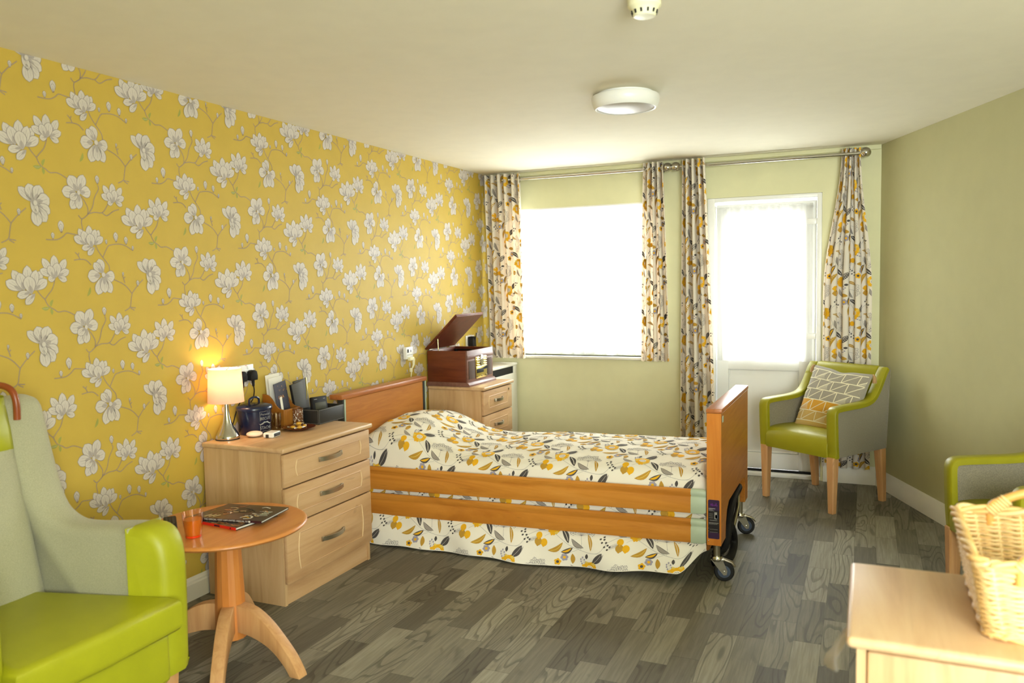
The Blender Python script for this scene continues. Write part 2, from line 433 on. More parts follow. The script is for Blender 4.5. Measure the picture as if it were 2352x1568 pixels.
def emit(mb, items, fn, clip, matmap, dl=.0002, base=.0006):
    u0, u1, v0, v1 = clip
    for m, lay, rows in items:
        A = np.array([[(p[0], p[1]) for p in r] for r in rows])
        if A[..., 0].max() <= u0 or A[..., 0].min() >= u1 or A[..., 1].max() <= v0 or A[..., 1].min() >= v1: continue
        A[..., 0] = A[..., 0].clip(u0, u1); A[..., 1] = A[..., 1].clip(v0, v1)
        V = []; F = []; nr, nc = A.shape[:2]
        for i in range(nr):
            for j in range(nc): V.append(fn(A[i, j, 0], A[i, j, 1], base + dl * lay))
        for i in range(nr - 1):
            for j in range(nc - 1): F.append((i * nc + j, (i + 1) * nc + j, (i + 1) * nc + j + 1, i * nc + j + 1))
        mb.add(V, F, matmap[m])
# ------------------------------------------------------------------ printed patterns
def petal(c, d, L, w, lay, streak=True, bend=0.):
    """one magnolia petal: grey outline, pale fill, soft grey flutes from the base"""
    a = math.radians(d); c = np.array(c, float); e = c + L * np.array([math.cos(a), math.sin(a)])
    t = np.array([math.cos(a), math.sin(a)]); n = np.array([-t[1], t[0]])
    it = sh_leaf(c - t * .0012, e + t * .0014, w * 1.06 + .002, 'wp_d', lay, bend, 9, tip=.6, ex=.62)
    it += sh_leaf(c, e, w, 'wp_l', lay + 1, bend, 9, tip=.6, ex=.62)
    if streak:
        it += sh_leaf(c, c + t * L * .52, w * .42, 'wp_m', lay + 2, bend, 5, tip=.4)
        for s in (-1, 1):
            it += sh_line([c + t * L * .15 + n * s * w * .05, c + t * L * .45 + n * s * w * .2, c + t * L * .72 + n * s * w * .24], .0011, 'wp_m', lay + 3)
        it += sh_line([c + t * L * .1, c + t * L * .5, c + t * L * .82], .0009, 'wp_d', lay + 3)
    return it
def bloom(c, s, petals, lay=4, cen=None):
    it = []
    for k, (ox, oy, d, L, w) in enumerate(petals):
        it += petal((c[0] + ox * s, c[1] + oy * s), d, L * s, w * s, lay + k * 2)
    if cen: it += sh_disc((c[0] + cen[0] * s, c[1] + cen[1] * s), cen[2] * s, 'wp_m', lay + 40, cen[3] * s) + sh_disc((c[0] + cen[0] * s, c[1] + cen[1] * s), cen[2] * s * .8, 'wp_l', lay + 41, cen[3] * s * .8)
    return it
CUPB = [(.2, -.25, 62, .7, .3), (-.15, -.25, 118, .72, .3), (.05, -.3, 92, .85, .34), (.22, -.28, 35, .6, .32), (-.2, -.28, 150, .62, .34),
        (.15, -.3, 75, .72, .3), (-.12, -.3, 105, .62, .34), (.1, -.35, 195, .5, .26), (.25, -.4, 225, .5, .24), (.12, -.42, 98, .62, .42)]
SMALL = [(.12, -.3, 60, .75, .3), (-.12, -.3, 122, .78, .3), (0, -.35, 92, .85, .34), (.12, -.34, 25, .55, .3), (-.12, -.34, 155, .6, .3), (.0, -.38, 200, .35, .26), (.1, -.38, -20, .42, .24), (0, -.42, 80, .62, .36), (-.1, -.4, 110, .5, .3)]
OPEN = [(-.02, .02, 118, .62, .44), (.06, .04, 72, .64, .36), (-.06, -.04, 178, .58, .42), (.08, -.02, 12, .46, .42), (.02, -.1, 238, .62, .34), (.06, -.1, 262, .52, .3), (.0, -.05, 215, .4, .28)]
HANG = [(.02, .06, 105, .55, .36), (-.02, .06, 130, .5, .3), (-.08, -.02, 185, .55, .46), (.1, -.02, 350, .44, .42), (-.02, -.08, 252, .7, .38), (.1, -.08, 292, .66, .34), (.05, -.08, 272, .6, .34)]
STAR = [(0, .02, 137, .64, .28), (.02, .05, 106, .56, .36), (.08, .04, 72, .56, .38), (.1, 0, 22, .5, .44), (.1, -.05, 332, .52, .36), (.08, -.08, 304, .6, .36), (.04, -.1, 277, .64, .36), (-.07, .12, 292, .5, .24)]
def bud(c, s, d=92):
    return petal((c[0], c[1] - .4 * s), d, s, s * .5, 6) + petal((c[0], c[1] - .4 * s), d, s * .7, s * .34, 9) + sh_leaf((c[0] - .1 * s, c[1] - .42 * s), (c[0] + .12 * s, c[1] - .3 * s), .12 * s, 'wp_b', 12, 0, 3)
def wallpaper_tile():
    W = []
    tw = lambda pts, w=.0042: sh_line(catmull(pts, 3), w, 'wp_b', 1) + sh_line(catmull(pts, 3), w * .25, 'wp_m', 2)
    for pts in ([(.039, -.034), (.053, -.053), (.069, -.069)], [(.117, .01), (.104, -.027), (.084, -.051), (.069, -.069)],
                [(.069, -.069), (.078, -.089), (.089, -.101), (.106, -.11), (.123, -.121), (.15, -.118), (.171, -.124), (.195, -.136)],
                [(.255, -.2), (.272, -.224), (.284, -.25), (.281, -.276)], [(.281, -.276), (.306, -.243), (.318, -.202), (.340, -.165), (.336, -.148)],
                [(.284, -.272), (.314, -.263), (.351, -.262), (.373, -.238), (.396, -.2)], [(.351, -.262), (.374, -.273), (.407, -.252), (.437, -.242)],
                [(.281, -.276), (.254, -.294), (.238, -.28)], [(.254, -.294), (.25, -.31), (.255, -.34)],
                [(.25, -.362), (.205, -.358), (.18, -.356), (.164, -.37), (.136, -.384), (.088, -.385)], [(.303, -.38), (.321, -.421), (.343, -.45), (.36, -.47), (.372, -.49), (.372, -.53)],
                [(.343, -.45), (.369, -.405), (.387, -.396), (.422, -.391), (.458, -.396), (.498, -.417)],
                [(.284, .069), (.262, .088), (.234, .091), (.206, .087)], [(.234, .091), (.226, .107), (.213, .119)], [(.226, .107), (.231, .118)],
                [(.385, .01), (.433, -.009), (.46, -.029), (.48, -.053)], [(.447, -.007), (.442, .01), (.436, .026)], [(.442, .012), (.45, .02)],
                [(.545, .008), (.51, -.022), (.491, -.043), (.481, -.056), (.474, -.087), (.467, -.114), (.439, -.129)], [(.467, -.114), (.497, -.118)], [(.47, -.118), (.49, -.128)]):
        W += tw(pts)
    W += sh_leaf((.089, -.101), (.052, -.104), .016, 'wp_g', 2, .1, 5, 'wp_m') + sh_leaf((.092, -.1), (.104, -.07), .012, 'wp_g', 2, .1, 5) + sh_leaf((.092, -.104), (.096, -.132), .012, 'wp_g', 2, .05, 5) + sh_leaf((.275, -.022), (.258, -.062), .012, 'wp_g', 2, .1, 5)
    W += bloom((0, .0), .115, CUPB) + bloom((.12, .056), .098, SMALL)
    W += bloom((.241, -.186), .112, OPEN, cen=(.02, -.02, .07, .1)) + bloom((.41, -.178), .088, SMALL) + bloom((.281, -.371), .094, CUPB)
    W += bloom((.336, .028), .112, HANG, cen=(.03, .0, .09, .1)) + bloom((.575, .03), .122, STAR, cen=(.06, 0, .08, .1))
    W += bud((.336, -.13), .036) + bud((.157, -.336), .048) + bud((.119, -.372), .026) + bud((.413, -.366), .042) + bud((.464, -.378), .034) + bud((.364, -.386), .02) + bud((.515, -.012), .026) + bud((.44, .03), .016) + bud((.498, -.408), .02)
    return W

def fabric_tile():
    k = .000441; P = lambda a, b: (a * k, -b * k); W = []
    stem = [P(*p) for p in ((-330, 130), (-200, 62), (-100, 50), (0, 65), (100, 120), (220, 190), (370, 240), (500, 265), (600, 245), (680, 130))]
    W += sh_line(catmull(stem, 4), .0017, 'stem', 0)
    for pts in (((370, 240), (375, 190), (370, 160)), ((270, 215), (330, 225), (370, 240)), ((175, 330), (230, 280), (330, 240)), ((-105, 120), (-60, 90), (20, 70)), ((635, 255), (560, 265), (500, 265)), ((60, 60), (40, 30), (15, 10))):
        W += sh_line(catmull([P(*p) for p in pts], 3), .0012, 'stem', 0)
    def lf(a, b, w, m, bend=0., vein=None, out=None):
        it = []
        if out: it += sh_leaf(P(*a), P(*b), w * k * 1.25, out, 1, bend)
        return it + sh_leaf(P(*a), P(*b), w * k, m, 2, bend, 7, vein)
    W += lf((-110, 45), (-245, -25), 48, 'grey', .12, 'stem') + lf((140, 165), (-45, 280), 62, 'och', .16, 'pale') + lf((270, 215), (125, 280), 58, 'dark', .1) + sh_leaf(P(255, 222), P(135, 276), 26 * k, 'yel', 4, .1)
    W += lf((270, 285), (280, 425), 58, 'och', .04) + lf((450, 275), (448, 345), 36, 'dark') + lf((635, 255), (520, 400), 84, 'dark', .06, 'grey') + lf((210, 170), (100, 5), 66, 'dark', -.08, 'white')
    W += lf((405, 210), (238, 112), 46, 'grey', .12, None, 'dark') + lf((495, 240), (435, 45), 44, 'och', -.08, 'white') + sh_leaf(P(655, 262), P(560, 390), 22 * k, 'grey', 1, .1)
    for b in ((600, 90), (640, 62), (645, 92), (622, 130), (670, 128), (655, 178), (692, 158), (718, 176), (692, 208)): W += sh_disc(P(*b), 14 * k, 'dark', 2, 11 * k, .6, 4)
    # sunflower
    c = P(0, 0)
    for i in range(18):
        a = i * 20 + rnd.uniform(-5, 5); L = rnd.uniform(86, 112) * k
        W += sh_leaf((c[0] + .012 * math.cos(math.radians(a)), c[1] + .012 * math.sin(math.radians(a))), (c[0] + L * math.cos(math.radians(a)), c[1] + L * math.sin(math.radians(a))), .021, 'yel' if i % 3 else 'pale', 3 + i % 2, 0, 4, tip=.62)
    W += sh_disc(c, 62 * k, 'yel', 5, n=8) + sh_disc(c, 40 * k, 'white', 6, n=8)
    for i in range(13):
        r = (26 if i < 9 else 11) * k; a = i * 40 if i < 9 else i * 90 + 20
        W += sh_disc((c[0] + r * math.cos(math.radians(a)), c[1] + r * math.sin(math.radians(a))), 6 * k, 'line', 7, n=3)
    # sprig of little hearts
    W += sh_line([P(-60, -30), P(-85, -75), P(-95, -130)], .0011, 'line', 1)
    for a, b in ((-95, -140), (-115, -115), (-72, -112), (-112, -85), (-60, -80), (-100, -55), (-50, -50)): W += sh_disc(P(a, b), 10 * k, 'lil', 2, 14 * k, 0, 4)
    # tulips
    for a, b, r, m in ((-175, 115, 40, 'yel'), (-178, 188, 46, 'och'), (-102, 192, 44, 'yel')):
        W += sh_disc(P(a, b), r * k, m, 3, r * k * 1.05, 0, 6) + sh_leaf(P(a, b), P(a - 6, b + r * 1.3), r * k, m, 3, 0, 4)
    W += sh_line([P(-205, 150), P(-250, 165), P(-300, 190)], .0011, 'line', 1)
    for i in range(8): W += sh_line([P(-210 - i * 12, 152 + i * 5), P(-222 - i * 12, 130 + i * 5)], .0015, 'line', 1) + sh_line([P(-210 - i * 12, 152 + i * 5), P(-214 - i * 12, 178 + i * 4)], .0015, 'line', 1)
    # lilac and yellow flowers
    for (a, b, r, m, cm) in ((175, 340, 30, 'lil', 'yel'), (95, 405, 27, 'yel', 'dark')):
        for i in range(6 if m == 'lil' else 5):
            an = math.radians(i * (60 if m == 'lil' else 72) + 12); W += sh_disc((P(a, b)[0] + r * k * math.cos(an), P(a, b)[1] + r * k * math.sin(an)), 20 * k, m, 3, n=5)
        W += sh_disc(P(a, b), 19 * k, cm, 5, n=5)
    # umbel
    hub = np.array(P(355, 70)); W += sh_line([P(375, 165), P(365, 120), hub], .0012, 'line', 1)
    for i in range(11):
        an = math.radians(168 - i * 15.6); L = (146 + 18 * math.sin(i * 2.1)) * k
        d = np.array([math.cos(an), math.sin(an)]); n = np.array([-d[1], d[0]]); e = hub + d * L
        W += sh_line([hub, hub + d * L * .5 + n * .002, e], .001, 'line', 1) + sh_disc(e, 6 * k, 'line', 2, n=3)
        for s in (-1, 1):
            for q, l2 in ((.5, 36), (.70, 32), (.85, 22)):
                b0 = hub + d * L * q; b1 = b0 + (d * .75 + n * s * .7) * l2 * k
                W += sh_line([b0, b1], .0009, 'line', 1) + sh_disc(b1, 5 * k, 'line', 2, n=3)
    return W
FT = fabric_tile(); FU, FV = .445, .205
FM = {k[3:]: i + 1 for i, (k, c) in enumerate(FAB)}
def fabric_print(mb, fn, u0, u1, v0, v1, du=0., dv=0.):
    for r in range(int((v0 - dv) / FV) - 2, int((v1 - dv) / FV) + 3):
        for q in range(int((u0 - du) / FU) - 3, int((u1 - du) / FU) + 3):
            emit(mb, place(FT, (du + q * FU + (r % 2) * FU * .49 + .0, dv + r * FV)), fn, (u0, u1, v0, v1), FM, .00025, .0012)
FMATS = lambda base: [base] + [M[k] for k, c in FAB]

# ------------------------------------------------------------------ room
WX = 3.045; CH = 2.4; YB = -6.95; RD = Vector((.3785, -.9256, 0)); RN = Vector((-.9256, -.3785, 0))
XR = WX + .3785 / .9256 * 6.95
pent = [(-.2, .25), (WX + .4, .25), (XR + .3, YB - .2), (-.2, YB - .2)]
b = MB(); b.prism(pent, -.1, 0, 'z'); struct('floor', b, M['floor'], 'grey wood effect plank flooring', 'floor', local=True)
b = MB(); b.prism(pent, CH, CH + .1, 'z'); struct('ceiling', b, M['ceil'], 'plain cream painted ceiling', 'ceiling', local=True)
b = MB(); b.box(-.15, 0, YB, .25, 0, CH)
WT = wallpaper_tile(); WMAP = {'wp_l': 1, 'wp_m': 2, 'wp_d': 3, 'wp_b': 4, 'wp_g': 5}
wf = lambda u, v, h: (h, u, v)
for q in range(-4, 10):
    for r in range(-7, 4):
        emit(b, place(WT, (-4.134 + q * .531, 2.08 - (q % 2) * .2755 + r * .551)), wf, (-6.3, -.002, .09, CH - .001), WMAP, .00006, .0004)
struct('wall_left', b, [M['paper'], M['wp_l'], M['wp_m'], M['wp_d'], M['wp_b'], M['wp_g']], 'yellow wallpapered wall with grey white magnolia blooms', 'wall', local=True)
# back wall with window and door openings
WX0, WX1, WZ0, WZ1 = .2, 1.46, .885, 2.10
DX0, DX1, DZ1 = 1.85, 2.663, 2.097
b = MB()
for x0, x1, z0, z1 in ((-.1, WX0, 0, CH), (WX0, WX1, 0, WZ0), (WX0, WX1, WZ1, CH), (WX1, DX0, 0, CH), (DX0, DX1, DZ1, CH), (DX1, WX + .2, 0, CH)): b.box(x0, x1, 0, .2, z0, z1)
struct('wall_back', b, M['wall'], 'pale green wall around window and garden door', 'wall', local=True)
b = MB(); L = 6.95 / .9256 + .2
def RW(s, off, z): p = Vector((WX, 0, 0)) + RD * s + RN * off; return (p.x, p.y, z)
b.add([RW(-.05, 0, 0), RW(L, 0, 0), RW(L, 0, CH), RW(-.05, 0, CH), RW(-.05, -.15, 0), RW(L, -.15, 0), RW(L, -.15, CH), RW(-.05, -.15, CH)], [(0, 1, 2, 3), (7, 6, 5, 4), (0, 3, 7, 4), (1, 5, 6, 2), (3, 2, 6, 7), (0, 4, 5, 1)])
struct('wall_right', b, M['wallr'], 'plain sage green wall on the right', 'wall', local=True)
b = MB()
FX0, FX1 = 3.4, 5.3
for x0, x1, z0, z1 in ((-.1, FX0, 0, CH), (FX0, FX1, 0, .5), (FX0, FX1, 2.2, CH), (FX1, XR + .2, 0, CH)): b.box(x0, x1, YB - .2, YB, z0, z1)
struct('wall_front', b, M['wall'], 'pale wall behind the viewer', 'wall', local=True)
# skirting
def skirt(b, p0, p1, n, h=.125):
    prof = [(0, 0), (.018, 0), (.018, h * .72), (.013, h * .78), (.013, h * .86), (.006, h * .95), (.004, h), (0, h)]
    p0 = Vector(p0); p1 = Vector(p1); n = Vector(n)
    b.loft([[tuple(p + n * a + Vector((0, 0, z))) for a, z in prof] for p in (p0, p1)])
b = MB(); skirt(b, (0, YB, 0), (0, 0, 0), (1, 0, 0), .108); struct('baseboard_left', b, M['white'], 'white moulded skirting under the wallpaper', 'skirting', local=True)
b = MB(); skirt(b, (.0, 0, 0), (DX0 - .05, 0, 0), (0, -1, 0)); skirt(b, (DX1 + .02, 0, 0), (WX, 0, 0), (0, -1, 0), .13); struct('baseboard_back', b, M['white'], 'white skirting under the garden window', 'skirting', local=True)
b = MB(); p0 = Vector((WX, 0, 0)); skirt(b, p0, p0 + RD * 7.6, RN, .125); struct('baseboard_right', b, M['white'], 'white moulded skirting along the sage wall', 'skirting', local=True)
b = MB(); b.box(.0, WX, -.022, 0, CH - .032, CH, r=.006); struct('trim_1', b, M['wall'], 'slim pale coving strip above the curtain poles', 'trim', local=True)
# window
b = MB()
yf0, yf1 = .09, .15
b.box(WX0 + .05, WX1 - .05, yf0 + .001, yf1 - .001, WZ0 + .001, WZ0 + .06, r=.006); b.box(WX0 + .05, WX1 - .05, yf0 + .001, yf1 - .001, WZ1 - .06, WZ1 - .001, r=.006)
for x in (WX0, (WX0 + WX1) / 2 - .03, WX1 - .06): b.box(x, x + .06, yf0, yf1, WZ0, WZ1, r=.006)
b.box(WX0 - .0, WX1, 0.001, .09, WZ1 - .012, WZ1)
w = struct('window_1', b, M['upvc'], 'white framed garden window behind net curtain', 'window', local=True)
b = MB(); b.box(WX0 + .05, WX1 - .05, .115, .121, WZ0 + .05, WZ1 - .05); struct('pane', b, M['glass'], None, None, w)
b = MB(); b.box(WX0 - .02, WX1 + .02, -.028, .09, WZ0 - .024, WZ0, r=.008); struct('window_sill', b, M['white'], None, None, w)
# garden door
b = MB(); y0, y1 = .05, .14
b.box(DX0, DX0 + .055, .001, y1, 0.03, DZ1, r=.006); b.box(DX1 - .035, DX1 - .0, .001, y1, 0.03, DZ1, r=.006); b.box(DX0 + .05, DX1 - .03, .002, y1 - .001, DZ1 - .03, DZ1 - .0005, r=.004); b.box(DX0 + .001, DX1 - .001, .0, .19, 0, .029, r=.003)
d = struct('door_1', b, M['upvc'], 'white half glazed garden door behind net curtain', 'door', local=True)
b = MB(); x0, x1 = DX0 + .06, DX1 - .04
for a in ((x0, x0 + .085, .045, 2.05), (x1 - .115, x1, .045, 2.05)): b.box(a[0], a[1], .06, .12, a[2], a[3], r=.004)
for a in ((.046, .165), (.80, .88), (1.95, 2.049)): b.box(x0 + .08, x1 - .11, .0615, .1185, a[0], a[1], r=.004)
b.box(x0 + .08, x1 - .11, .085, .10, .15, .81)
for s in (.012,): b.tube([(x0 + .09, .083, .172), (x1 - .122, .083, .172), (x1 - .122, .083, .795), (x0 + .09, .083, .795)], .008, 6, closed=True)
struct('door_leaf', b, M['upvc'], None, None, d)
b = MB(); b.box(x0, x1, .04, .07, .03, .044); struct('rubber_seal', b, M['seam'], None, None, d)
b = MB(); b.box(x0 + .08, x1 - .11, .092, .098, .87, 1.96); struct('pane', b, M['glass'], None, None, d)
for z in (1.895, 1.06):
    b = MB(); b.box(2.56, 2.63, .035, .062, z - .022, z + .022, r=.004); b.cyl((2.638, .035, z - .045), (2.638, .035, z + .045), .011, 12); b.cyl((2.638, .035, z - .06), (2.638, .035, z - .046), .009, 12, 0); struct('hinge', b, M['upvc'], None, None, d)
b = MB(); b.box(2.575, 2.6, .045, .062, 2.0, 2.01); struct('curtain_hook', b, M['nickel'], None, None, d)
# net curtains
def net(name, x0, x1, z0, z1, y, label, seed):
    r = random.Random(seed); ph = [r.uniform(0, 6.28) for _ in range(6)]
    def f(u, v):
        x = x0 + (x1 - x0) * u; k = .5 + .5 * (1 - v)
        w = .010 * math.sin(x * 62 + ph[0] + .8 * math.sin(x * 9 + ph[1])) + .006 * math.sin(x * 133 + ph[2] + v) + .004 * math.sin(x * 27 + ph[3] + v * 2)
        return (x, y + w * k, z0 + (z1 - z0) * v + .004 * math.sin(x * 19 + ph[4]) * (1 - v))
    b = MB(); b.grid(f, np.linspace(0, 1, 160), np.linspace(0, 1, 24)); b.tube([(x0, y, z1 - .012), (x1, y, z1 - .012)], .004, 6)
    tag(obj(name, b, M['net']), label, 'net curtain')
net('net_curtain', WX0 + .01, WX1 - .01, .893, 2.075, .05, 'sheer white net curtain across the garden window', 1)
net('net_curtain', 1.90, 2.60, .872, 2.03, .034, 'sheer white net curtain over the garden door glass', 2)

# ------------------------------------------------------------------ curtains on poles
def curtain(label, top, bot, zt, zb, nf, amp, yc, seed, du, width, lean=None):
    """eyelet curtain: deep soft folds between the top and bottom edges"""
    r = random.Random(seed); ph = r.uniform(0, 6.28); pj = [r.uniform(-.5, .5) for _ in range(nf * 2 + 2)]
    def f(u, v):
        t = v                                   # 0 bottom .. 1 top
        k = t ** 1.3 if lean is None else sstep(lean[0], lean[1], t)
        xa = bot[0] + (top[0] - bot[0]) * k; xb = bot[1] + (top[1] - bot[1]) * k
        j = u * nf * 2; i0 = int(j); fr = j - i0; pj_ = pj[i0] * (1 - fr) + pj[min(i0 + 1, len(pj) - 1)] * fr
        phi = u * nf * 2 * PI + ph * .12 + .35 * pj_
        x = xa + (xb - xa) * (u + .62 / (nf * 2 * PI) * math.sin(2 * phi))
        a = amp * (1. - .12 * (1 - t)) * (1 + .25 * pj_)
        y = yc - a * math.cos(phi) + .006 * math.sin(5 * t + ph + 9 * u)
        return Vector((x, y, zb + (zt - zb) * t + .004 * math.cos(2 * phi) * (1 if t < .02 else 0)))
    b = MB(); b.grid(f, np.linspace(0, 1, nf * 26 + 1), np.linspace(0, 1, 44))
    H = zt - zb
    def fp(u, v, h):
        s, t = v / width, u / H
        p = f(s, t); e = .002; du_ = f(min(s + e, 1), t) - f(max(s - e, 0), t); dv_ = f(s, min(t + e, 1)) - f(s, max(t - e, 0))
        n = du_.cross(dv_).normalized(); 
        return tuple(p + n * h)
    def fp2(u, v, h): return fp(u, v, h)
    fabric_print(b, fp2, 0.002, H - .002, .003, width - .003, du, .05)
    o = tag(obj('curtain', b, FMATS(M['linen']), angle=180, recalc=False), label, 'curtain', 'floral eyelet curtains')
    return o, f
C1 = curtain('floral curtain beside the yellow wall, left of the window', (.05, .36), (.072, .385), 2.383, .868, 5, .042, -.1, 3, .12, .78)
C2 = curtain('short floral curtain at the right edge of the window', (1.392, 1.54), (1.362, 1.586), 2.383, .866, 4, .045, -.1, 8, .31, .62)
C3 = curtain('long floral curtain hanging down behind the bed foot', (1.685, 1.853), (1.662, 1.93), 2.385, .12, 4, .046, -.1, 5, .02, .64)
C4 = curtain('long floral curtain in the corner behind the tub chair', (2.79, 2.91), (2.672, 2.99), 2.38, .125, 4, .030, -.075, 11, .22, .66, (.55, 1.))
def rod(label, x0, x1, balls, curts):
    t = thing('curtain_pole', label, 'curtain pole', ((x0 + x1) / 2, -.1, 2.337))
    b = MB(); b.cyl((x0, -.1, 2.337), (x1, -.1, 2.337), .0135, 20); obj('rod', b, M['chrome'], t)
    for x in balls: b = MB(); b.ball((x, -.1, 2.34), .036, n=28); s = 1 if x > (x0 + x1) / 2 else -1; b.cyl((x - s * .055, -.1, 2.338), (x - s * .03, -.1, 2.338), .016, 16); obj('finial', b, M['chrome'], t)
    for x in ((x0 + .08, x1 - .04)): b = MB(); b.cyl((x, -.1, 2.337), (x, -.0, 2.337), .009, 10); b.cyl((x, -.012, 2.337), (x, -.001, 2.337), .028, 16); obj('bracket', b, M['chrome'], t)
    return t
r1 = rod('chrome curtain pole above the window with ball end', .06, 1.545, (1.571,), None)
r2 = rod('chrome curtain pole above the door with ball ends', 1.655, 2.915, (1.633, 2.944), None)
for root, xs in ((r1, (.26, .345)), (r2, ())):
    for x in xs:
        b = MB(); b.lathe([(.018, -.004), (.03, -.003), (.03, .003), (.018, .004)], 24, T=rotT((x, -.1, 2.337), ry=PI / 2)); obj('eyelet_ring', b, M['nickel'], root)
# ------------------------------------------------------------------ profiling bed
BY0, BY1 = -2.335, -1.40
t = thing('bed', 'wooden adjustable care bed with lowered side rails, head against the yellow wall', 'bed', (1.2, -1.87, 0))
def board(x0, x1, y0, y1, z0, z1, zc, cut, name):
    """end board with an arched cut-out at its foot; children: capping"""
    b = MB(); pts = [(y0, z0), (y0, z1), (y1, z1), (y1, z0)]
    if cut:
        ca, cb, cz = cut; arch = [(cb, z0)] + [(cb - .0, cz - .06), (cb - .02, cz - .015), (cb - .06, cz)] + [(ca + .10, cz), (ca + .045, cz - .03), (ca + .012, cz - .09), (ca, z0)]
        pts = [(y0, z0), (y0, z1), (y1, z1), (y1, z0)] + arch
    b.prism(pts, x0, x1, 'x', r=.003, seg=1)
    o = obj(name, b, [M['bedy']], t)
    b = MB(); b.box(x0 - .004, x1 + .004, y0 - .004, y1 + .004, z1 + .0005, zc, r=.005); obj('capping', b, M['capw'], o)
    return o
hb = board(.10, .155, -2.318, -1.415, .22, .825, .828, None, 'headboard')
for o in list(hb.children): bpy.data.objects.remove(o)
b = MB(); b.box(.078, .168, -2.372, -1.372, .826, .856, r=.007); obj('capping', b, M['capw'], hb)
for y in (-2.338, -1.395):
    b = MB(); b.box(.12, .16, y - .016, y + .016, .22, .8255, r=.004); obj('rail_channel', b, M['dark'], hb)
    b = MB(); b.box(.161, .166, y - .005, y + .005, .22, .8255); obj('channel_seal', b, M['sage'], hb)
fb = board(2.262, 2.33, BY0, BY1, .198, .846, .868, (BY0 + .135, BY1 - .1, .36), 'footboard')
for y in (BY0, BY1):
    b = MB(); s = -1 if y == BY0 else 1; b.box(2.2615, 2.3305, y + s * .0002, y + s * .0016, .199, .845); obj('edge_band', b, M['bedz'], fb)
b = MB(); b.box(2.331, 2.334, -2.31, -2.285, .80, .83, r=.001); obj('plate', b, M['sage'], fb)
# sticker
b = MB(); Y = BY0 - .0018
def rr(x0, x1, z0, z1, r, y, m):
    pts = [];
    for cx, cz, a0 in ((x1 - r, z1 - r, 0), (x0 + r, z1 - r, 90), (x0 + r, z0 + r, 180), (x1 - r, z0 + r, 270)):
        for i in range(5): a = math.radians(a0 + i * 22.5); pts.append((cx + r * math.cos(a), cz + r * math.sin(a)))
    b.prism(pts, y - .0006, y, 'y', m)
rr(2.268, 2.322, .232, .424, .006, Y, 0)
b.add([(2.268 + .0, Y - .0008, .262), (2.322, Y - .0008, .262), (2.322, Y - .0008, .372), (2.268, Y - .0008, .372)], [(0, 1, 2, 3)], 1)
sq = lambda pts, w, m: [b.add([(p[0], Y - .0012, p[1]) for p in r0] , [(0, 1, 3, 2)] if len(r0) == 4 else [], m) for r0 in []]
def ln(x0, x1, z, h, m): b.add([(x0, Y - .0011, z), (x1, Y - .0011, z), (x1, Y - .0011, z + h), (x0, Y - .0011, z + h)], [(0, 1, 2, 3)], m)
emit(b, sh_line(catmull([(2.279, .395), (2.282, .405), (2.285, .395), (2.288, .408), (2.289, .394), (2.293, .400), (2.297, .395), (2.300, .401), (2.304, .396), (2.306, .41), (2.308, .395), (2.313, .399)], 4), .0016, 'p', 0), lambda u, v, h: (u, Y - .0012, v), (2.2, 2.4, .2, .5), {'p': 2})
ln(2.271, 2.302, .379, .0035, 3); ln(2.271, 2.291, .374, .002, 3); ln(2.271, 2.298, .3695, .0015, 3)
ln(2.298, 2.311, .330, .034, 3); ln(2.302, 2.314, .333, .018, 4)
for i in range(3): ln(2.272, 2.291, .335 + i * .009, .0014, 3)
ln(2.276, 2.312, .322, .002, 3); ln(2.271, 2.318, .309, .0026, 3); ln(2.271, 2.312, .304, .0014, 3)
for z in (.282, .268): ln(2.270, 2.2725, z, .0025, 3); ln(2.276, 2.314, z - .004, .0012, 3)
obj('instruction_sticker', b, [M['purple'], M['stk'], M['purple2'], M['stkt'], M['blue']], fb, smooth=False)
b = MB(); b.ball((2.27, BY0 - .002, .222), .0035, n=10); obj('screw', b, M['chrome'], fb)
# side rails (near pair and far pair)
def railprof(h):
    return [(-.011, 0), (.011, 0), (.014, .006), (.014, h * .60), (.010, h * .66), (.010, h * .72), (.014, h * .78), (.013, h * .92), (.004, h), (-.006, h), (-.012, h * .9)]
def rail(y, s, zh0, zh1, zf0, zf1):
    def sec(x):
        k = (x - .20) / 2.06; z0 = zh0 + (zf0 - zh0) * k; h = (zh1 - zh0) + ((zf1 - zf0) - (zh1 - zh0)) * k
        return z0, h
    def ring(x, g=0.):
        z0, h = sec(x); return [(x, y - s * a * (1 + g * 8), z0 - g + (h + 2 * g) * (q / h)) for a, q in [(a, q) for a, q in railprof(h)]]
    b = MB(); b.loft([ring(.20), ring(1.2), ring(2.185)]); o = obj('side_rail', b, M['bedx'], t)
    b = MB(); b.loft([ring(2.183, .002), ring(2.24, .002), [(p[0], y + (p[1] - y) * .55, p[2]) for p in ring(2.256, -.004)]]); obj('end_cap', b, M['sage'], o, angle=60)
for y, s in ((-2.322, 1), (-1.412, -1)):
    rail(y, s, .305, .437, .349, .466); rail(y, s, .158, .281, .201, .318)
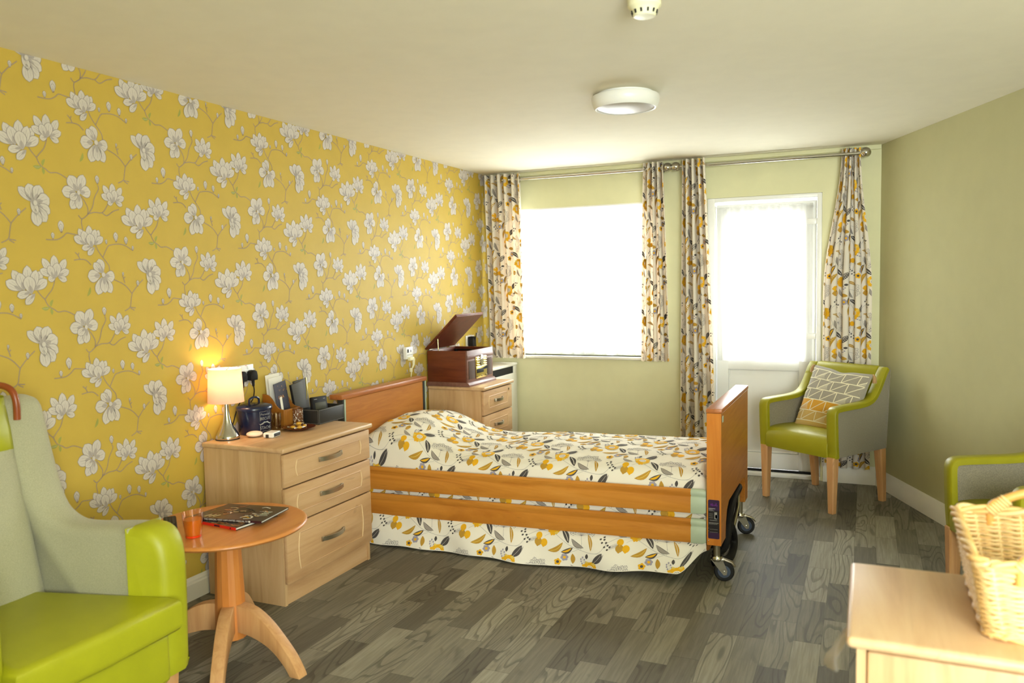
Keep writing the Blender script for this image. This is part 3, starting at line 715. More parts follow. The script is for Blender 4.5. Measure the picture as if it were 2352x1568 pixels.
# under-frame, drive units and lifting legs
b = MB()
for y in (-2.18, -1.56): b.box(.2, 2.25, y - .02, y + .02, .25, .30, r=.004)
for x in (.3, 1.2, 2.1): b.box(x - .02, x + .02, -2.18, -1.56, .255, .295, r=.004)
obj('base_frame', b, M['dark'], t)
b = MB(); b.box(2.13, 2.245, -2.26, -1.50, .15, .33, r=.02); b.tube(catmull([(2.25, -2.12, .12), (2.25, -2.115, .19), (2.25, -2.04, .25), (2.25, -1.9, .262), (2.25, -1.6, .255)], 5), .022, 8); obj('drive_unit', b, M['black'], t)
b = MB(); b.tube(catmull([(2.25, -1.56, .30), (2.312, -1.62, .318), (2.312, -1.768, .304), (2.312, -1.908, .268), (2.312, -1.985, .201), (2.31, -2.012, .14), (2.29, -2.02, .08), (2.24, -2.02, .05)], 5), .019, 10); obj('cable_loop', b, M['black'], t)
b = MB(); b.tube(catmull([(2.25, -1.85, .24), (2.31, -1.89, .165), (2.318, -1.842, .08), (2.318, -1.886, .034), (2.31, -2.0, .022), (2.25, -2.08, .024)], 5), .021, 10); obj('hanging_cable', b, M['black'], t)
b = MB(); b.tube([(2.29, -1.50, .29), (2.312, -1.669, .213), (2.312, -1.83, .147), (2.29, -2.03, .085)], .012, 10); obj('lift_bar', b, M['nickel'], t)
b = MB(); b.box(2.20, 2.25, -2.20, -2.02, .12, .25, r=.012); obj('leg_shroud', b, M['bedy'], t)
b = MB(); b.box(.2, .24, -2.25, -1.5, .04, .4, r=.01); obj('head_frame', b, M['dark'], t)
def caster(x, y, ang):
    """castor: stem, fork, brake pedal; child parts"""
    T = rotT((x, y, 0), rz=ang)
    b = MB(); b.cyl((x, y, .115), (x, y, .235), .017, 18); o = obj('castor_stem', b, M['nickel'], t)
    b = MB(); b.lathe([(.0, .125), (.026, .125), (.03, .118), (.03, .108), (.024, .10), (.0, .10)], 22, T=T)
    for s in (-1, 1):
        b.prism([(-.025, .108), (.03, .108), (.052, .058), (.048, .036), (.034, .034), (.012, .06)], s * .018 - .002, s * .018 + .002, 'y', T=T)
    b.box(-.028, .034, -.02, .02, .104, .112, r=.002, T=T); obj('castor_fork', b, M['chrome'], o)
    b = MB(); b.prism([(.02, .118), (.075, .10), (.092, .078), (.086, .074), (.066, .094), (.02, .108)], -.014, .014, 'y', r=.002, T=T); obj('brake_pedal', b, M['nickel'], o)
    b = MB(); b.lathe([(.018, -.013), (.043, -.013), (.049, -.008), (.05, 0), (.049, .008), (.043, .013), (.018, .013)], 32, T=T @ Matrix.Translation((.036, 0, .05)) @ Matrix.Rotation(PI / 2, 4, 'X')); obj('wheel', b, M['rubber'], o)
    b = MB(); b.lathe([(.0, -.0145), (.03, -.0145), (.032, -.012), (.032, .012), (.03, .0145), (0, .0145)], 24, T=T @ Matrix.Translation((.036, 0, .05)) @ Matrix.Rotation(PI / 2, 4, 'X')); b.cyl(T @ Vector((.036, -.023, .05)), T @ Vector((.036, .023, .05)), .006, 12, 1); obj('wheel_hub', b, [M['blue'], M['chrome']], o)
caster(2.296, -2.262, math.radians(8)); caster(2.296, -1.47, math.radians(18)); caster(.16, -2.262, 0.2); caster(.16, -1.47, .3)
# mattress
b = MB(); b.box(.175, 2.235, -2.262, -1.47, .302, .47, r=.03, seg=3); tag(obj('mattress', b, M['duvet']), 'white mattress under the floral duvet', 'mattress')
# ------------------------------------------------------------------ duvet
CS = [(-2.40, .012), (-2.382, .07), (-2.348, .145), (-2.300, .215), (-2.298, .34), (-2.290, .43), (-2.245, .505), (-2.12, .54), (-1.87, .556), (-1.62, .55), (-1.5, .535), (-1.445, .475), (-1.437, .32)]
PW = [0, 0, 0, 0, 0, .3, .85, 1, 1.08, 1, .86, .4, 0]
DX0_, DX1_ = .172, 2.254
def hump(x):
    return .118 * sstep(.10, .30, x) * (1 - sstep(.40, .80, x)) - .012 * sstep(.75, .9, x) * (1 - sstep(.9, 1.3, x))
def dsec(x):
    tl = .032 * (x - .25) / 1.9 - .008; lift = .24 * sstep(1.45, 2.1, x) + .76 * sstep(2.12, 2.262, x); h = hump(x); out = []
    for i, (y, z) in enumerate(CS):
        zz = z + h * PW[i] + (tl if i >= 4 else tl * .3 * (i / 4))
        yy = y
        if i < 4:
            zz += lift * (.15, .12, .07, .03)[i]; yy += lift * (.075, .06, .035, .0)[i] + .012 * math.sin(x * 9 + i) * (1, .8, .5, .1)[i] + .006 * math.sin(x * 23 + 1 + i * .4) * (1, .8, .4, .1)[i]
            if i == 0: zz += .004 * math.sin(x * 13)
        if 6 <= i <= 9: zz += .004 * math.sin(x * 7 + i * 1.3) + .003 * math.sin(x * 15 - i * 2.1)
        if x > 2.2 and 5 <= i <= 11: zz += -.03 * sstep(2.2, 2.254, x) ** 2 + .012 * math.sin(i * 2.2) * sstep(2.12, 2.2, x)
        out.append((yy, zz))
    return catmull(out, 8)
_xs = np.linspace(DX0_, DX1_, 210); _sec = np.array([dsec(x) for x in _xs])
_ref = _sec[120]; _len = np.concatenate([[0], np.cumsum(np.hypot(*np.diff(_ref, axis=0).T))]); DL = _len[-1]
_u = np.linspace(0, 1, _sec.shape[1])
# soft creases
for i, x in enumerate(_xs):
    for k in range(_sec.shape[1]):
        s = _len[k]
        c = .0035 * math.sin(30 * (s + .35 * x) + 2 * math.sin(x * 4)) * math.exp(-((s - .75) / .35) ** 2)
        _sec[i, k, 1] += c
        if s < .26: _sec[i, k, 0] += .005 * math.sin(x * 17 + 9 * s) * (1 - s / .26)
def dpos(x, s):
    fi = (x - DX0_) / (DX1_ - DX0_) * (len(_xs) - 1); i = int(min(max(fi, 0), len(_xs) - 2)); a = fi - i
    k = min(max(np.searchsorted(_len, s) - 1, 0), len(_len) - 2); bq = (s - _len[k]) / (_len[k + 1] - _len[k])
    p = (_sec[i, k] * (1 - bq) + _sec[i, k + 1] * bq) * (1 - a) + (_sec[i + 1, k] * (1 - bq) + _sec[i + 1, k + 1] * bq) * a
    return Vector((x, p[0], p[1]))
b = MB(); n, m_ = _sec.shape[:2]
b.add([(float(_xs[i]), float(_sec[i, k, 0]), float(_sec[i, k, 1])) for i in range(n) for k in range(m_)], [(i * m_ + k, (i + 1) * m_ + k, (i + 1) * m_ + k + 1, i * m_ + k + 1) for i in range(n - 1) for k in range(m_ - 1)])
def dfn(u, v, h):
    e = .003; p = dpos(u, v); du = dpos(min(u + e, DX1_), v) - dpos(max(u - e, DX0_), v); dv = dpos(u, min(v + e, DL)) - dpos(u, max(v - e, 0))
    return tuple(p + du.cross(dv).normalized() * h)
fabric_print(b, dfn, DX0_ + .001, DX1_ - .001, .004, DL - .002, 1.46, .205)
dv = tag(obj('duvet', b, FMATS(M['duvet']), angle=180, recalc=False), 'white duvet printed with mustard and grey flowers spread over the bed', 'duvet')

# ------------------------------------------------------------------ pale oak chests
def chest(label, ya, yb, xb, xf, zt, fronts, plinth, over=.014, handle_w=.17, lock=False):
    """drawer chest facing +x; fronts = list of (z0, z1)"""
    t = thing('chest_of_drawers' if len(fronts) > 2 else 'bedside_cabinet', label, 'chest of drawers' if len(fronts) > 2 else 'bedside cabinet', ((xb + xf) / 2, (ya + yb) / 2, 0))
    b = MB(); xi = xf - .02; b.box(xb, xi, ya, ya + .018, 0, zt - .026); b.box(xb, xi, yb - .018, yb, 0, zt - .026); b.box(xb, xb + .012, ya + .018, yb - .018, .04, zt - .026)
    b.box(xb + .012, xi - .03, ya + .018, yb - .018, zt - .06, zt - .026)
    obj('carcass', b, M['oakz'], t, angle=30)
    b = MB(); b.box(xi - .03, xi - .008, ya + .018, yb - .018, 0, plinth - .004); obj('plinth', b, M['oaky'], t)
    b = MB(); b.box(xb, xf + over, ya - over, yb + over, zt - .025, zt, r=.009, seg=3); obj('top', b, M['oakx'], t)
    for z0, z1 in fronts:
        b = MB(); b.box(xi + .001, xf, ya + .002, yb - .002, z0, z1, r=.004)
        # raised field with an arched routed groove
        W = yb - ya; H = z1 - z0; mx, mz = .095, min(.05, H * .26); y0, y1 = ya + mx, yb - mx
        o = obj('drawer_front', b, M['oaky'], t)
        b = MB(); bow = .010
        def edge(y, s): return [(xf + .0006, y + s * bow * math.sin(PI * i / 10), z0 + mz + (H - 2 * mz) * i / 10) for i in range(11)]
        L_ = edge(y0, -1); R_ = edge(y1, 1)
        b.tube(L_ + R_[::-1], .0026, 6, closed=True); b.m = [1 if (i // 6) in (10, 21) else 0 for i in range(len(b.m))]
        obj('routed_groove', b, [M['lit_edge'], M['oaky']], o)  # upright runs carry the painted highlight, level runs plain oak
        # bow handle
        b = MB(); yc = (ya + yb) / 2; zc = (z0 + z1) / 2 + .005; rings = []
        for i in range(17):
            q = i / 16; y = yc - handle_w / 2 + handle_w * q; x = xf + .004 + .022 * math.sin(PI * q) ** .7
            rings.append([(x, y, zc - .011), (x + .005, y, zc - .010), (x + .005, y, zc + .010), (x, y, zc + .011)])
        b.loft(rings)
        for s in (-1, 1): b.box(xf, xf + .009, yc + s * handle_w / 2 - .008, yc + s * handle_w / 2 + .008, zc - .011, zc + .011, r=.001)
        obj('handle', b, M['nickel'], o, angle=50)
        if lock and z1 > zt - .1:
            b = MB(); b.cyl((xf, yb - .06, z1 - .03), (xf + .004, yb - .06, z1 - .03), .008, 14); obj('lock', b, M['nickel'], o)
    return t
chest('pale oak three drawer chest carrying the table lamp', -3.312, -2.61, .03, .512, .751, [(.562, .718), (.384, .556), (.106, .378)], .104)
chest('pale oak bedside cabinet carrying the record player', -1.10, -.598, .02, .468, .751, [(.545, .718), (.365, .539), (.106, .359)], .104, handle_w=.13, lock=True)
# near chest, seen from its plain side
t = thing('chest_of_drawers', 'pale oak chest in the right foreground carrying the wicker basket', 'chest of drawers', (3.36, -4.25, 0))
xa, xz, ya, yb, zt = 2.95, 3.76, -4.47, -4.02, .751
for xq in (xa, xz - .018): b = MB(); b.box(xq, xq + .018, ya, yb, 0, zt - .026); obj('side_panel', b, M['oakz'], t)
b = MB(); b.box(xa + .020, xz - .020, ya + .004, ya + .02, .05, zt - .034, r=.006); obj('back_panel', b, M['oakz'], t)
b = MB(); b.box(xa - .02, xz + .02, ya - .018, yb + .014, zt - .025, zt, r=.011, seg=3); obj('top', b, M['oakx'], t)
for z0, z1 in ((.562, .718), (.384, .556), (.106, .378)):
    b = MB(); b.box(xa + .002, xz - .002, yb, yb + .02, z0, z1, r=.004); o = obj('drawer_front', b, M['oaky'], t)
# radiator cover
t = thing('radiator_cover', 'white radiator cover in the corner behind the record player', 'radiator cover', (.14, -.31, 0))
b = MB(); b.box(.005, .255, -.575, -.03, 0.0, .79, r=.004); obj('body', b, M['white'], t)
b = MB(); b.box(.0, .272, -.58, -.022, .801, .823, r=.005); obj('top', b, M['white'], t)
b = MB(); b.box(.255, .262, -.545, -.10, .735, .80); obj('vent_slot', b, M['black'], t)
b = MB(); b.box(.2555, .266, -.575, -.03, 0.02, .742, r=.003); b.box(.2555, .266, -.575, -.54, .742, .8, r=.002); b.box(.2555, .266, -.105, -.03, .742, .8, r=.002); obj('front_panel', b, M['white'], t)
# ------------------------------------------------------------------ wing armchair (faces +x)
yc = -4.565
t = thing('armchair', 'lime green and grey wing armchair in the left foreground', 'armchair', (.45, yc, 0))
OUT = [(.07, .17), (.3, .17), (.6, .17), (.775, .171), (.80, .19), (.806, .30), (.812, .48), (.808, .59), (.788, .652), (.745, .684), (.67, .688), (.56, .684), (.47, .686), (.41, .702), (.355, .745), (.318, .82), (.295, .91), (.275, 1.0), (.262, 1.06), (.245, 1.102), (.21, 1.122), (.15, 1.122), (.09, 1.10), (.06, 1.0), (.06, .6)]
def side(s, x0, x1, name, mat, grow=0.):
    """arm and wing panel, clipped to x0..x1"""
    o = catmull(OUT, 4, True)
    for lim, sg in ((x0, 1), (x1, -1)):
        q = []
        for i, p in enumerate(o):
            a = o[i - 1]; ia, ip = (a[0] - lim) * sg >= 0, (p[0] - lim) * sg >= 0
            if ia != ip: k = (lim - a[0]) / (p[0] - a[0]); q.append((lim, a[1] + (p[1] - a[1]) * k))
            if ip: q.append(p)
        o = q
    pts = [o[0]]
    for p in o[1:]:
        if abs(p[0] - pts[-1][0]) + abs(p[1] - pts[-1][1]) > .004: pts.append(p)
    b_ = MB()
    def dout(x, z): return .302 + .082 * sstep(.36, .70, x) - .008 * sstep(.8, 1.1, z) + grow
    def din(x, z):
        base = .150 + (x - .30) / .5 * .118
        return min(max(base, .145) - grow, dout(x, z) - .05)
    n = len(pts); cx = sum(p[0] for p in pts) / n; cz = sum(p[1] for p in pts) / n
    rings = []
    for q, ins in ((0, .028), (.10, .010), (.25, 0), (.75, 0), (.90, .010), (1, .028)):
        r = []
        for i, (x, z) in enumerate(pts):
            # inward offset along the outline normal
            (xa_, za), (xb_, zb) = pts[i - 1], pts[(i + 1) % n]; tx, tz = xb_ - xa_, zb - za; l = math.hypot(tx, tz) + 1e-9; nx, nz = tz / l, -tx / l
            cut = (abs(x - x0) < 1e-4 and x0 > .1) or (abs(x - x1) < 1e-4 and x1 < .7)
            g = grow - ins
            X = x + nx * g * (0 if cut else 1); Z = z + nz * g
            if Z < .17: Z = .17
            d = din(x, z) + (dout(x, z) - din(x, z)) * q
            r.append((X, yc + s * d, Z))
        rings.append(r)
    b_.loft(rings); return obj(name, b_, mat, t, angle=60)
for s in (1, -1):
    w_ = side(s, .0, .69, 'wing_arm', M['wingf'])
    side(s, .685, 1., 'arm_front_pad', M['lime'], .004)
# inner back, leaning
def lean(z): return .355 - .115 * (z - .44) / .66
b = MB(); pr = []
for z, g in ((.40, 0), (.44, .012), (.6, .03), (.75, .035), (.9, .03), (.955, .018)):
    pr.append([(.08, yc - .215, z), (.08, yc + .215, z)] + [(lean(z) + g * (1 - (abs(q) / 1.0) ** 4) + .0, yc + q * (.156 + .02 * (1 - (z - .4) / .7)), z) for q in (1, .85, .5, 0, -.5, -.85, -1)])
b.loft(pr); obj('inner_back', b, M['wingf'], t, angle=60)
b = MB(); pr = []
for z, g in ((.950, .016), (.965, .03), (1.03, .038), (1.10, .03), (1.128, .0), (1.135, -.05)):
    w2 = .154 if z < 1.1 else .148
    pr.append([(.09, yc - .2, z), (.09, yc + .2, z)] + [(lean(z) + g * (1 - abs(q) ** 4), yc + q * w2 * 1.04, z) for q in (1, .85, .5, 0, -.5, -.85, -1)])
b.loft(pr); obj('headrest_pad', b, M['lime'], t, angle=60)
b = MB(); b.box(.05, .085, yc - .27, yc + .27, .17, 1.10, r=.012); obj('outer_back', b, M['wingf'], t)
# seat cushion with ears in front of the arms, and front rail
def tseat(b, z0, z1, xf, ears, r):
    w1, w2 = .265, .288
    pts = [(.33, -.155), (.60, -.228), (.80 if not ears else .822, -.225 if not ears else -w2 + .0), (xf, -w2 if ears else -.25), (xf + .012, 0), (xf, w2 if ears else .25), (.80 if not ears else .822, .225 if not ears else w2), (.60, .228), (.33, .155)]
    b.prism([(x, yc + y) for x, y in pts], z0, z1, 'z', r=r, seg=4)
b = MB(); tseat(b, .345, .462, .872, True, .028); obj('seat_cushion', b, M['lime'], t, angle=60)
b = MB(); b.box(.30, .835, yc - .27, yc + .27, .172, .343, r=.02, seg=3); obj('front_rail', b, M['lime'], t)
for x, y in ((.76, .315), (.76, -.315), (.14, .25), (.14, -.25)):
    b = MB(); b.loft([[(x + a * q, yc + y + c * q, z) for a, c in ((-1, -1), (1, -1), (1, 1), (-1, 1))] for z, q in ((0, .017), (.172, .026))]); obj('leg', b, M['legw'], t)
# walking stick hooked over the chair back
b = MB(); hx = .262; y0 = -4.42
pts = catmull([(hx + .040, y0 + .006, 1.055), (hx + .042, y0 + .004, 1.12), (hx + .025, y0, 1.158), (hx - .02, y0 - .006, 1.172), (hx - .07, y0 - .014, 1.165), (hx - .16, y0 - .02, 1.155), (.02, y0 - .02, 1.14), (-.0 + .022, y0 - .02, 1.10), (.022, y0 - .02, .9), (.022, y0 - .02, .30)], 6)
b.tube(pts, .0115, 12); tag(obj('walking_stick', b, M['cane'], angle=70), 'brown crook handled walking stick hooked over the wing armchair back', 'walking stick')

# ------------------------------------------------------------------ pedestal side table
TX, TY, TZ = .645, -3.82, .56
t = thing('side_table', 'round orange beech pedestal table beside the wing armchair', 'side table', (TX, TY, 0))
b = MB(); b.lathe([(.0, -.022), (.285, -.022), (.303, -.018), (.310, -.010), (.309, -.004), (.303, 0), (.296, .0), (0, .0)], 96, c=(TX, TY, TZ)); obj('tabletop', b, M['tabw'], t, angle=50)
b = MB()
prof = [(.060, .10), (.061, .14), (.058, .25), (.054, .36), (.050, .47), (.049, .538)]
b.lathe(prof, 14, c=(TX, TY, 0)); obj('column', b, M['tabz'], t, angle=12)
LP = [(.045, .240), (.09, .238), (.14, .224), (.20, .188), (.26, .134), (.315, .075), (.35, .02), (.358, .0), (.312, .0), (.286, .036), (.24, .078), (.19, .106), (.13, .124), (.09, .130), (.045, .132)]
for a in (-2, -57, 197, 118):
    b = MB(); b.prism(catmull(LP[:8], 4)[:-1] + [LP[7]] + catmull(LP[8:], 4), -.0235, .0235, 'y', r=.004); b.xf(rotT((TX, TY, 0), rz=math.radians(a))); obj('leg', b, M['legw'], t, angle=40)
# tumbler of orange squash
t = thing('tumbler', 'clear plastic tumbler of orange squash on the round table', 'tumbler', (.652, -4.00, TZ))
cx, cy = .652, -4.0
b = MB(); b.lathe([(.0285, .0), (.030, .006), (.0395, .094), (.0385, .094), (.0288, .009), (.0, .008)], 40, c=(cx, cy, TZ + .0005)); obj('glass', b, M['cup'], t, angle=50)
b = MB(); b.lathe([(0, .0095), (.0283, .0095), (.0345, .068), (0, .068)], 40, c=(cx, cy, TZ)); obj('squash', b, M['juice'], t, angle=50)
b = MB(); b.lathe([(0, .0012), (.0281, .0012), (.0283, .0085), (0, .0078)], 40, c=(cx, cy, TZ)); obj('tinted_base', b, M['cupb'], t)
# two annuals
def book(label, c, w, h, th, rz, covers, spine, z, art, edge_first=True):
    """hardback lying flat: local x along the spine, spine on the -y edge"""
    t = thing('book', label, 'book', (c[0], c[1], z)); T = rotT((c[0], c[1], z), rz=rz)
    b = MB(); b.box(-w / 2 + .003, w / 2 - .003, -h / 2 + .004, h / 2 - .003, .002, th - .002, T=T); obj('pages', b, M['paperw'], t)
    b = MB(); b.box(-w / 2, w / 2, -h / 2, h / 2, 0, .0022, T=T); b.box(-w / 2, w / 2, -h / 2, h / 2, th - .0022, th, T=T); b.box(-w / 2, w / 2, -h / 2 - .0005, -h / 2 + .0022, .0, th, 1, T=T)
    art(b, T, w, h, th); obj('cover', b, covers + [], t)
    return t
def art1(b, T, w, h, th):
    r = random.Random(4)
    f = lambda x, y: tuple(T @ Vector((x, -h / 2 - .0012, th / 2 + y)))
    add_text(b, 'THE OFFICIAL WEST HAM UNITED ANNUAL 2018', .0092, 2, lambda x, y: f(x - .012, y))
    b.add([f(.09 + .0042 * math.cos(i * .5236), .0042 * math.sin(i * .5236)) for i in range(12)], [tuple(range(12))], 2)
    ln_ = lambda pts, wd, m: emit(b, sh_line(catmull(pts, 3), wd, 'k', 0), lambda u, v, hh: tuple(T @ Vector((u, v, th + .0006 + m * .0001))), (-w / 2, w / 2, -h / 2, h / 2), {'k': m})
    for i in range(26):
        x, y = r.uniform(-.12, .10), r.uniform(-.05, .07); a = r.uniform(.2, .9)
        ln_([(x, y), (x + .012 * r.uniform(.5, 2), y + .008 * r.uniform(-1, 1.5)), (x + .03 * r.uniform(.6, 1.4), y + .012 * r.uniform(-1, 2))], r.uniform(.002, .006), r.choice([3, 3, 4, 5, 2, 6]))
    for i in range(3): ln_([(-.125 + i * .02, -.085), (-.11 + i * .02, -.055)], .009, 4)
    for i in range(4): ln_([(.085, -.02 + i * .013), (.115, -.016 + i * .013)], .006, 2 if i % 2 else 7)
    ln_([(.03, -.075), (.045, -.05), (.07, -.052), (.075, -.075), (.05, -.085)], .007, 2); ln_([(.035, -.07), (.05, -.062), (.066, -.07)], .005, 8)
    ln_([(-.05, .03), (-.02, .05), (.01, .04), (.015, .01), (-.02, .0), (-.05, .03)], .006, 6)
def art2(b, T, w, h, th):
    r = random.Random(9)
    ln_ = lambda pts, wd, m: emit(b, sh_line(catmull(pts, 3), wd, 'k', 0), lambda u, v, hh: tuple(T @ Vector((u, v, th + .0006 + m * .0001))), (-w / 2, w / 2, -h / 2, h / 2), {'k': m})
    for i in range(34):
        x, y = r.uniform(-.14, .11), r.uniform(-.10, .07)
        ln_([(x, y), (x + .03 * r.uniform(.3, 1), y + .02 * r.uniform(-1, 1)), (x + .06 * r.uniform(.4, 1), y + .02 * r.uniform(-1, 1))], r.uniform(.003, .012), r.choice([3, 3, 5, 5, 6]))
    for i in range(12): ln_([(.128, -.03 + i * .013), (.139, -.027 + i * .013)], .006, 4)
    f = lambda x, y: tuple(T @ Vector((x, -h / 2 - .0012, th / 2 + y)))
    for x0, x1 in ((.118, .124), (.03, .062)): b.add([f(x0, -.003), f(x1, -.003), f(x1, .003), f(x0, .003)], [(0, 1, 2, 3)], 6)
BC1 = [M['blackcv'], M['claret'], M['paperw'], M['foil'], M['cus'], M['brown'], M['screen'], M['sage'], M['fb_yel']]
BC2 = [M['blackcv'], M['red'], M['paperw'], M['brown'], M['cus'], M['holder'], M['seam']]
b2 = book('larger annual with bright red spine lying underneath on the round table', (.615, -3.765), .30, .215, .011, math.radians(-6), BC2, None, TZ + .0008, art2)
b1 = book('thin dark annual with claret spine lying on top of the red one', (.655, -3.732), .285, .205, .009, math.radians(9), BC1, None, TZ + .0125, art1)
# remote control
t = thing('remote_control', 'black remote control on the round table behind the armchair arm', 'remote control', (.46, -3.93, TZ)); T = rotT((.46, -3.93, TZ + .0005), rz=math.radians(-42))
b = MB(); b.box(-.085, .085, -.024, .024, 0, .018, r=.006, T=T); obj('body', b, M['black'], t)
b = MB()
for i in range(6):
    for j in range(3): b.box(-.07 + i * .02, -.058 + i * .02, -.016 + j * .012, -.008 + j * .012, .0178, .0195, T=T)
b.box(.055, .075, -.014, -.010, .0178, .019, 1, T=T); obj('keypad', b, [M['dark'], M['stkt']], t)

# ------------------------------------------------------------------ tub chairs
def arc_path():
    p = [(-.275, .355), (-.283, .45), (-.290, .60), (-.287, .645), (-.270, .668), (-.235, .677), (-.13, .681), (-.02, .684), (.055, .693), (.108, .717), (.150, .765), (.184, .82), (.212, .865), (.238, .897)]
    return catmull(p, 4)
def tub_chair(label, loc, rz):
    t = thing('tub_chair', label, 'armchair', loc, rz); T = WM[t.name]
    P = arc_path()
    for s in (-1, 1):
        # grey side panel
        b = MB(); poly = [(y + .012, z - .012) if i > 4 else (y + .014, z) for i, (y, z) in enumerate(P)] + [(.275, .885), (.262, .6), (.245, .36)]
        b.prism(poly, s * .245, s * .292, 'x', r=.004); b.xf(T); obj('side_panel', b, M['greyf'], t, angle=50)
        # green edge band along the arm
        rings = []
        for i, (y, z) in enumerate(P):
            a, c = P[max(i - 1, 0)], P[min(i + 1, len(P) - 1)]; ty, tz = c[0] - a[0], c[1] - a[1]; l = math.hypot(ty, tz); ny, nz = -tz / l, ty / l
            if ny * (y - 0) + nz * (z - .5) < 0: ny, nz = -ny, -nz
            th = .030
            sec = [(-.034, -th + .0), (-.034, -.006), (-.028, 0), (.028, 0), (.034, -.006), (.034, -th)]
            rings.append([(s * .268 + dx, y + ny * d, z + nz * d) for dx, d in sec])
        b = MB(); b.loft(rings); b.xf(T); obj('arm_band', b, M['olive'], t, angle=45)
    # seat
    b = MB(); pr = [(-.285, .355), (-.290, .40), (-.284, .445), (-.262, .478), (-.21, .492), (-.1, .494), (.05, .485), (.2, .475), (.2, .36)]
    b.prism(catmull(pr[:8], 3) + pr[8:], -.243, .243, 'x', r=.006); b.xf(T); obj('seat', b, M['olive'], t, angle=50)
    # back
    b = MB(); bp = [(.16, .46), (.178, .6), (.198, .75), (.216, .87), (.232, .895), (.262, .9), (.282, .886), (.268, .7), (.252, .46)]
    b.prism(bp, -.236, .236, 'x', r=.012, seg=3); b.xf(T); obj('inner_back', b, M['olive'], t, angle=50)
    b = MB(); b.prism([(.246, .36), (.263, .6), (.279, .885), (.289, .88), (.274, .6), (.257, .36)], -.291, .291, 'x', r=.003); b.xf(T); obj('outer_back', b, M['greyf'], t)
    b = MB(); b.box(.25, .27, .258, .2645, .42, .475, r=.001); b.xf(T); obj('label_tag', b, M['black'], t)
    for x, y, dx, dy in ((-.262, -.258, 0, 0), (.262, -.258, 0, 0), (-.262, .225, 0, .035), (.262, .225, 0, .035)):
        b = MB(); b.loft([[(x + dx * (1 - z / .36) + a * q, y + dy * (1 - z / .36) + c * q, z) for a, c in ((-1, -.75), (-.75, -1), (.75, -1), (1, -.75), (1, .75), (.75, 1), (-.75, 1), (-1, .75))] for z, q in ((.0, .0165), (.003, .0195), (.36, .0295))]); b.xf(T); obj('leg', b, M['legw'], t, angle=25)
    return t
TH1 = math.radians(-34.6)
c1 = tub_chair('olive green and grey tub chair with a cushion in the far corner', (2.708, -.50, 0), TH1)
F3 = Vector((-.937, -.349)); L3 = Vector((3.425, -2.44)) - F3 * .255
c3 = dup(c1, (L3.x, L3.y, 0), math.radians(-69.6), 'olive green and grey tub chair against the sage wall behind the basket')
# cushion: pillow leaning in the chair
t = thing('cushion', 'grey and mustard triangle patterned cushion leaning in the corner tub chair', 'cushion', (2.718, -.49, .49), TH1); T0 = Matrix.Translation((2.718, -.49, 0)) @ Matrix.Rotation(TH1, 4, 'Z')
CT = T0 @ Matrix.Translation((.028, .032, .664)) @ Matrix.Rotation(math.radians(4), 4, 'Y') @ Matrix.Rotation(math.radians(-24), 4, 'X')
CS_ = .226
def pil(u, v, side):
    """u,v in -1..1; local x = width, z = height, y = thickness"""
    ru = u * (1 - .07 * (1 - abs(u)) * 0 - .05 * (1 - v * v)); rv = v * (1 - .05 * (1 - u * u)) - (.06 * math.exp(-(u + .0) ** 2 / .06) if v > .3 else 0) * sstep(.3, 1, v)
    th = .062 * ((1 - u ** 2) * (1 - v ** 2)) ** .42
    return Vector((ru * CS_, side * th, rv * CS_))
us = np.linspace(-1, 1, 33)
b = MB()
for sd in (-1, 1):
    V = [tuple(CT @ pil(u, v, sd)) for u in us for v in us]; n = 33
    o0 = len(b.v); b.v += V
    for i in range(n - 1):
        for j in range(n - 1):
            vv = (us[j] + us[j + 1]) / 2; m = 0 if vv > -.12 else (1 if vv > -.48 else 2)
            b.f.append(tuple(o0 + q for q in (i * n + j, (i + 1) * n + j, (i + 1) * n + j + 1, i * n + j + 1))); b.m.append(m)
def cfn(u, v, h): p = pil(u, v, -1); return tuple(CT @ (p + Vector((0, -h - .0012, 0))))
rows_ = [-.98, -.80, -.48, -.12, .22, .56, .88]
it = []
for z in rows_: it += sh_line([(x, z) for x in np.linspace(-.95, .95, 20)], .026, 'k', 0)
for j in range(len(rows_) - 1):
    if j == 0: continue
    za, zb = rows_[j], rows_[j + 1]
    for i in range(-4, 5):
        x = i * .5 + (j % 2) * .25; it += sh_line([(x + .0 + .02 * q, za + (zb - za) * q) for q in np.linspace(0, 1, 6)], .026, 'k', 0); it += sh_line([(x + .5 * q, za + (zb - za) * q) for q in np.linspace(0, 1, 8)], .022, 'k', 0)
        if (i + j) % 3 == 0:
            for s_ in range(9): it += sh_line([(x + .5 * q + .045 * s_ * (1 - q), za + (zb - za) * q) for q in np.linspace(0, 1 - s_ * .1, 5)], .008, 'k', 0)
emit(b, it, cfn, (-.97, .97, -.97, .97), {'k': 3})
obj('cover', b, [M['cug'], M['cuy'], M['cus'], M['cul']], t, angle=80)
for u, v in ((1, 1), (-1, 1), (-1, -1)):
    b = MB(); p = CT @ Vector((u * CS_ * .985, 0, v * CS_ * .985)); d_ = Vector((0, 0, -.055)) if v > 0 else Vector((0, 0, -.012))
    side_ = (CT.to_3x3() @ Vector((u, -.5 if v > 0 else -.1, 0))).normalized() * .018
    b.tube([p, p + side_ * .6 + d_ * .1, p + side_ + d_ * .45, p + side_ * 1.1 + d_], [.005, .007, .012, .014], 8); obj('tassel', b, M['tassel'], t)
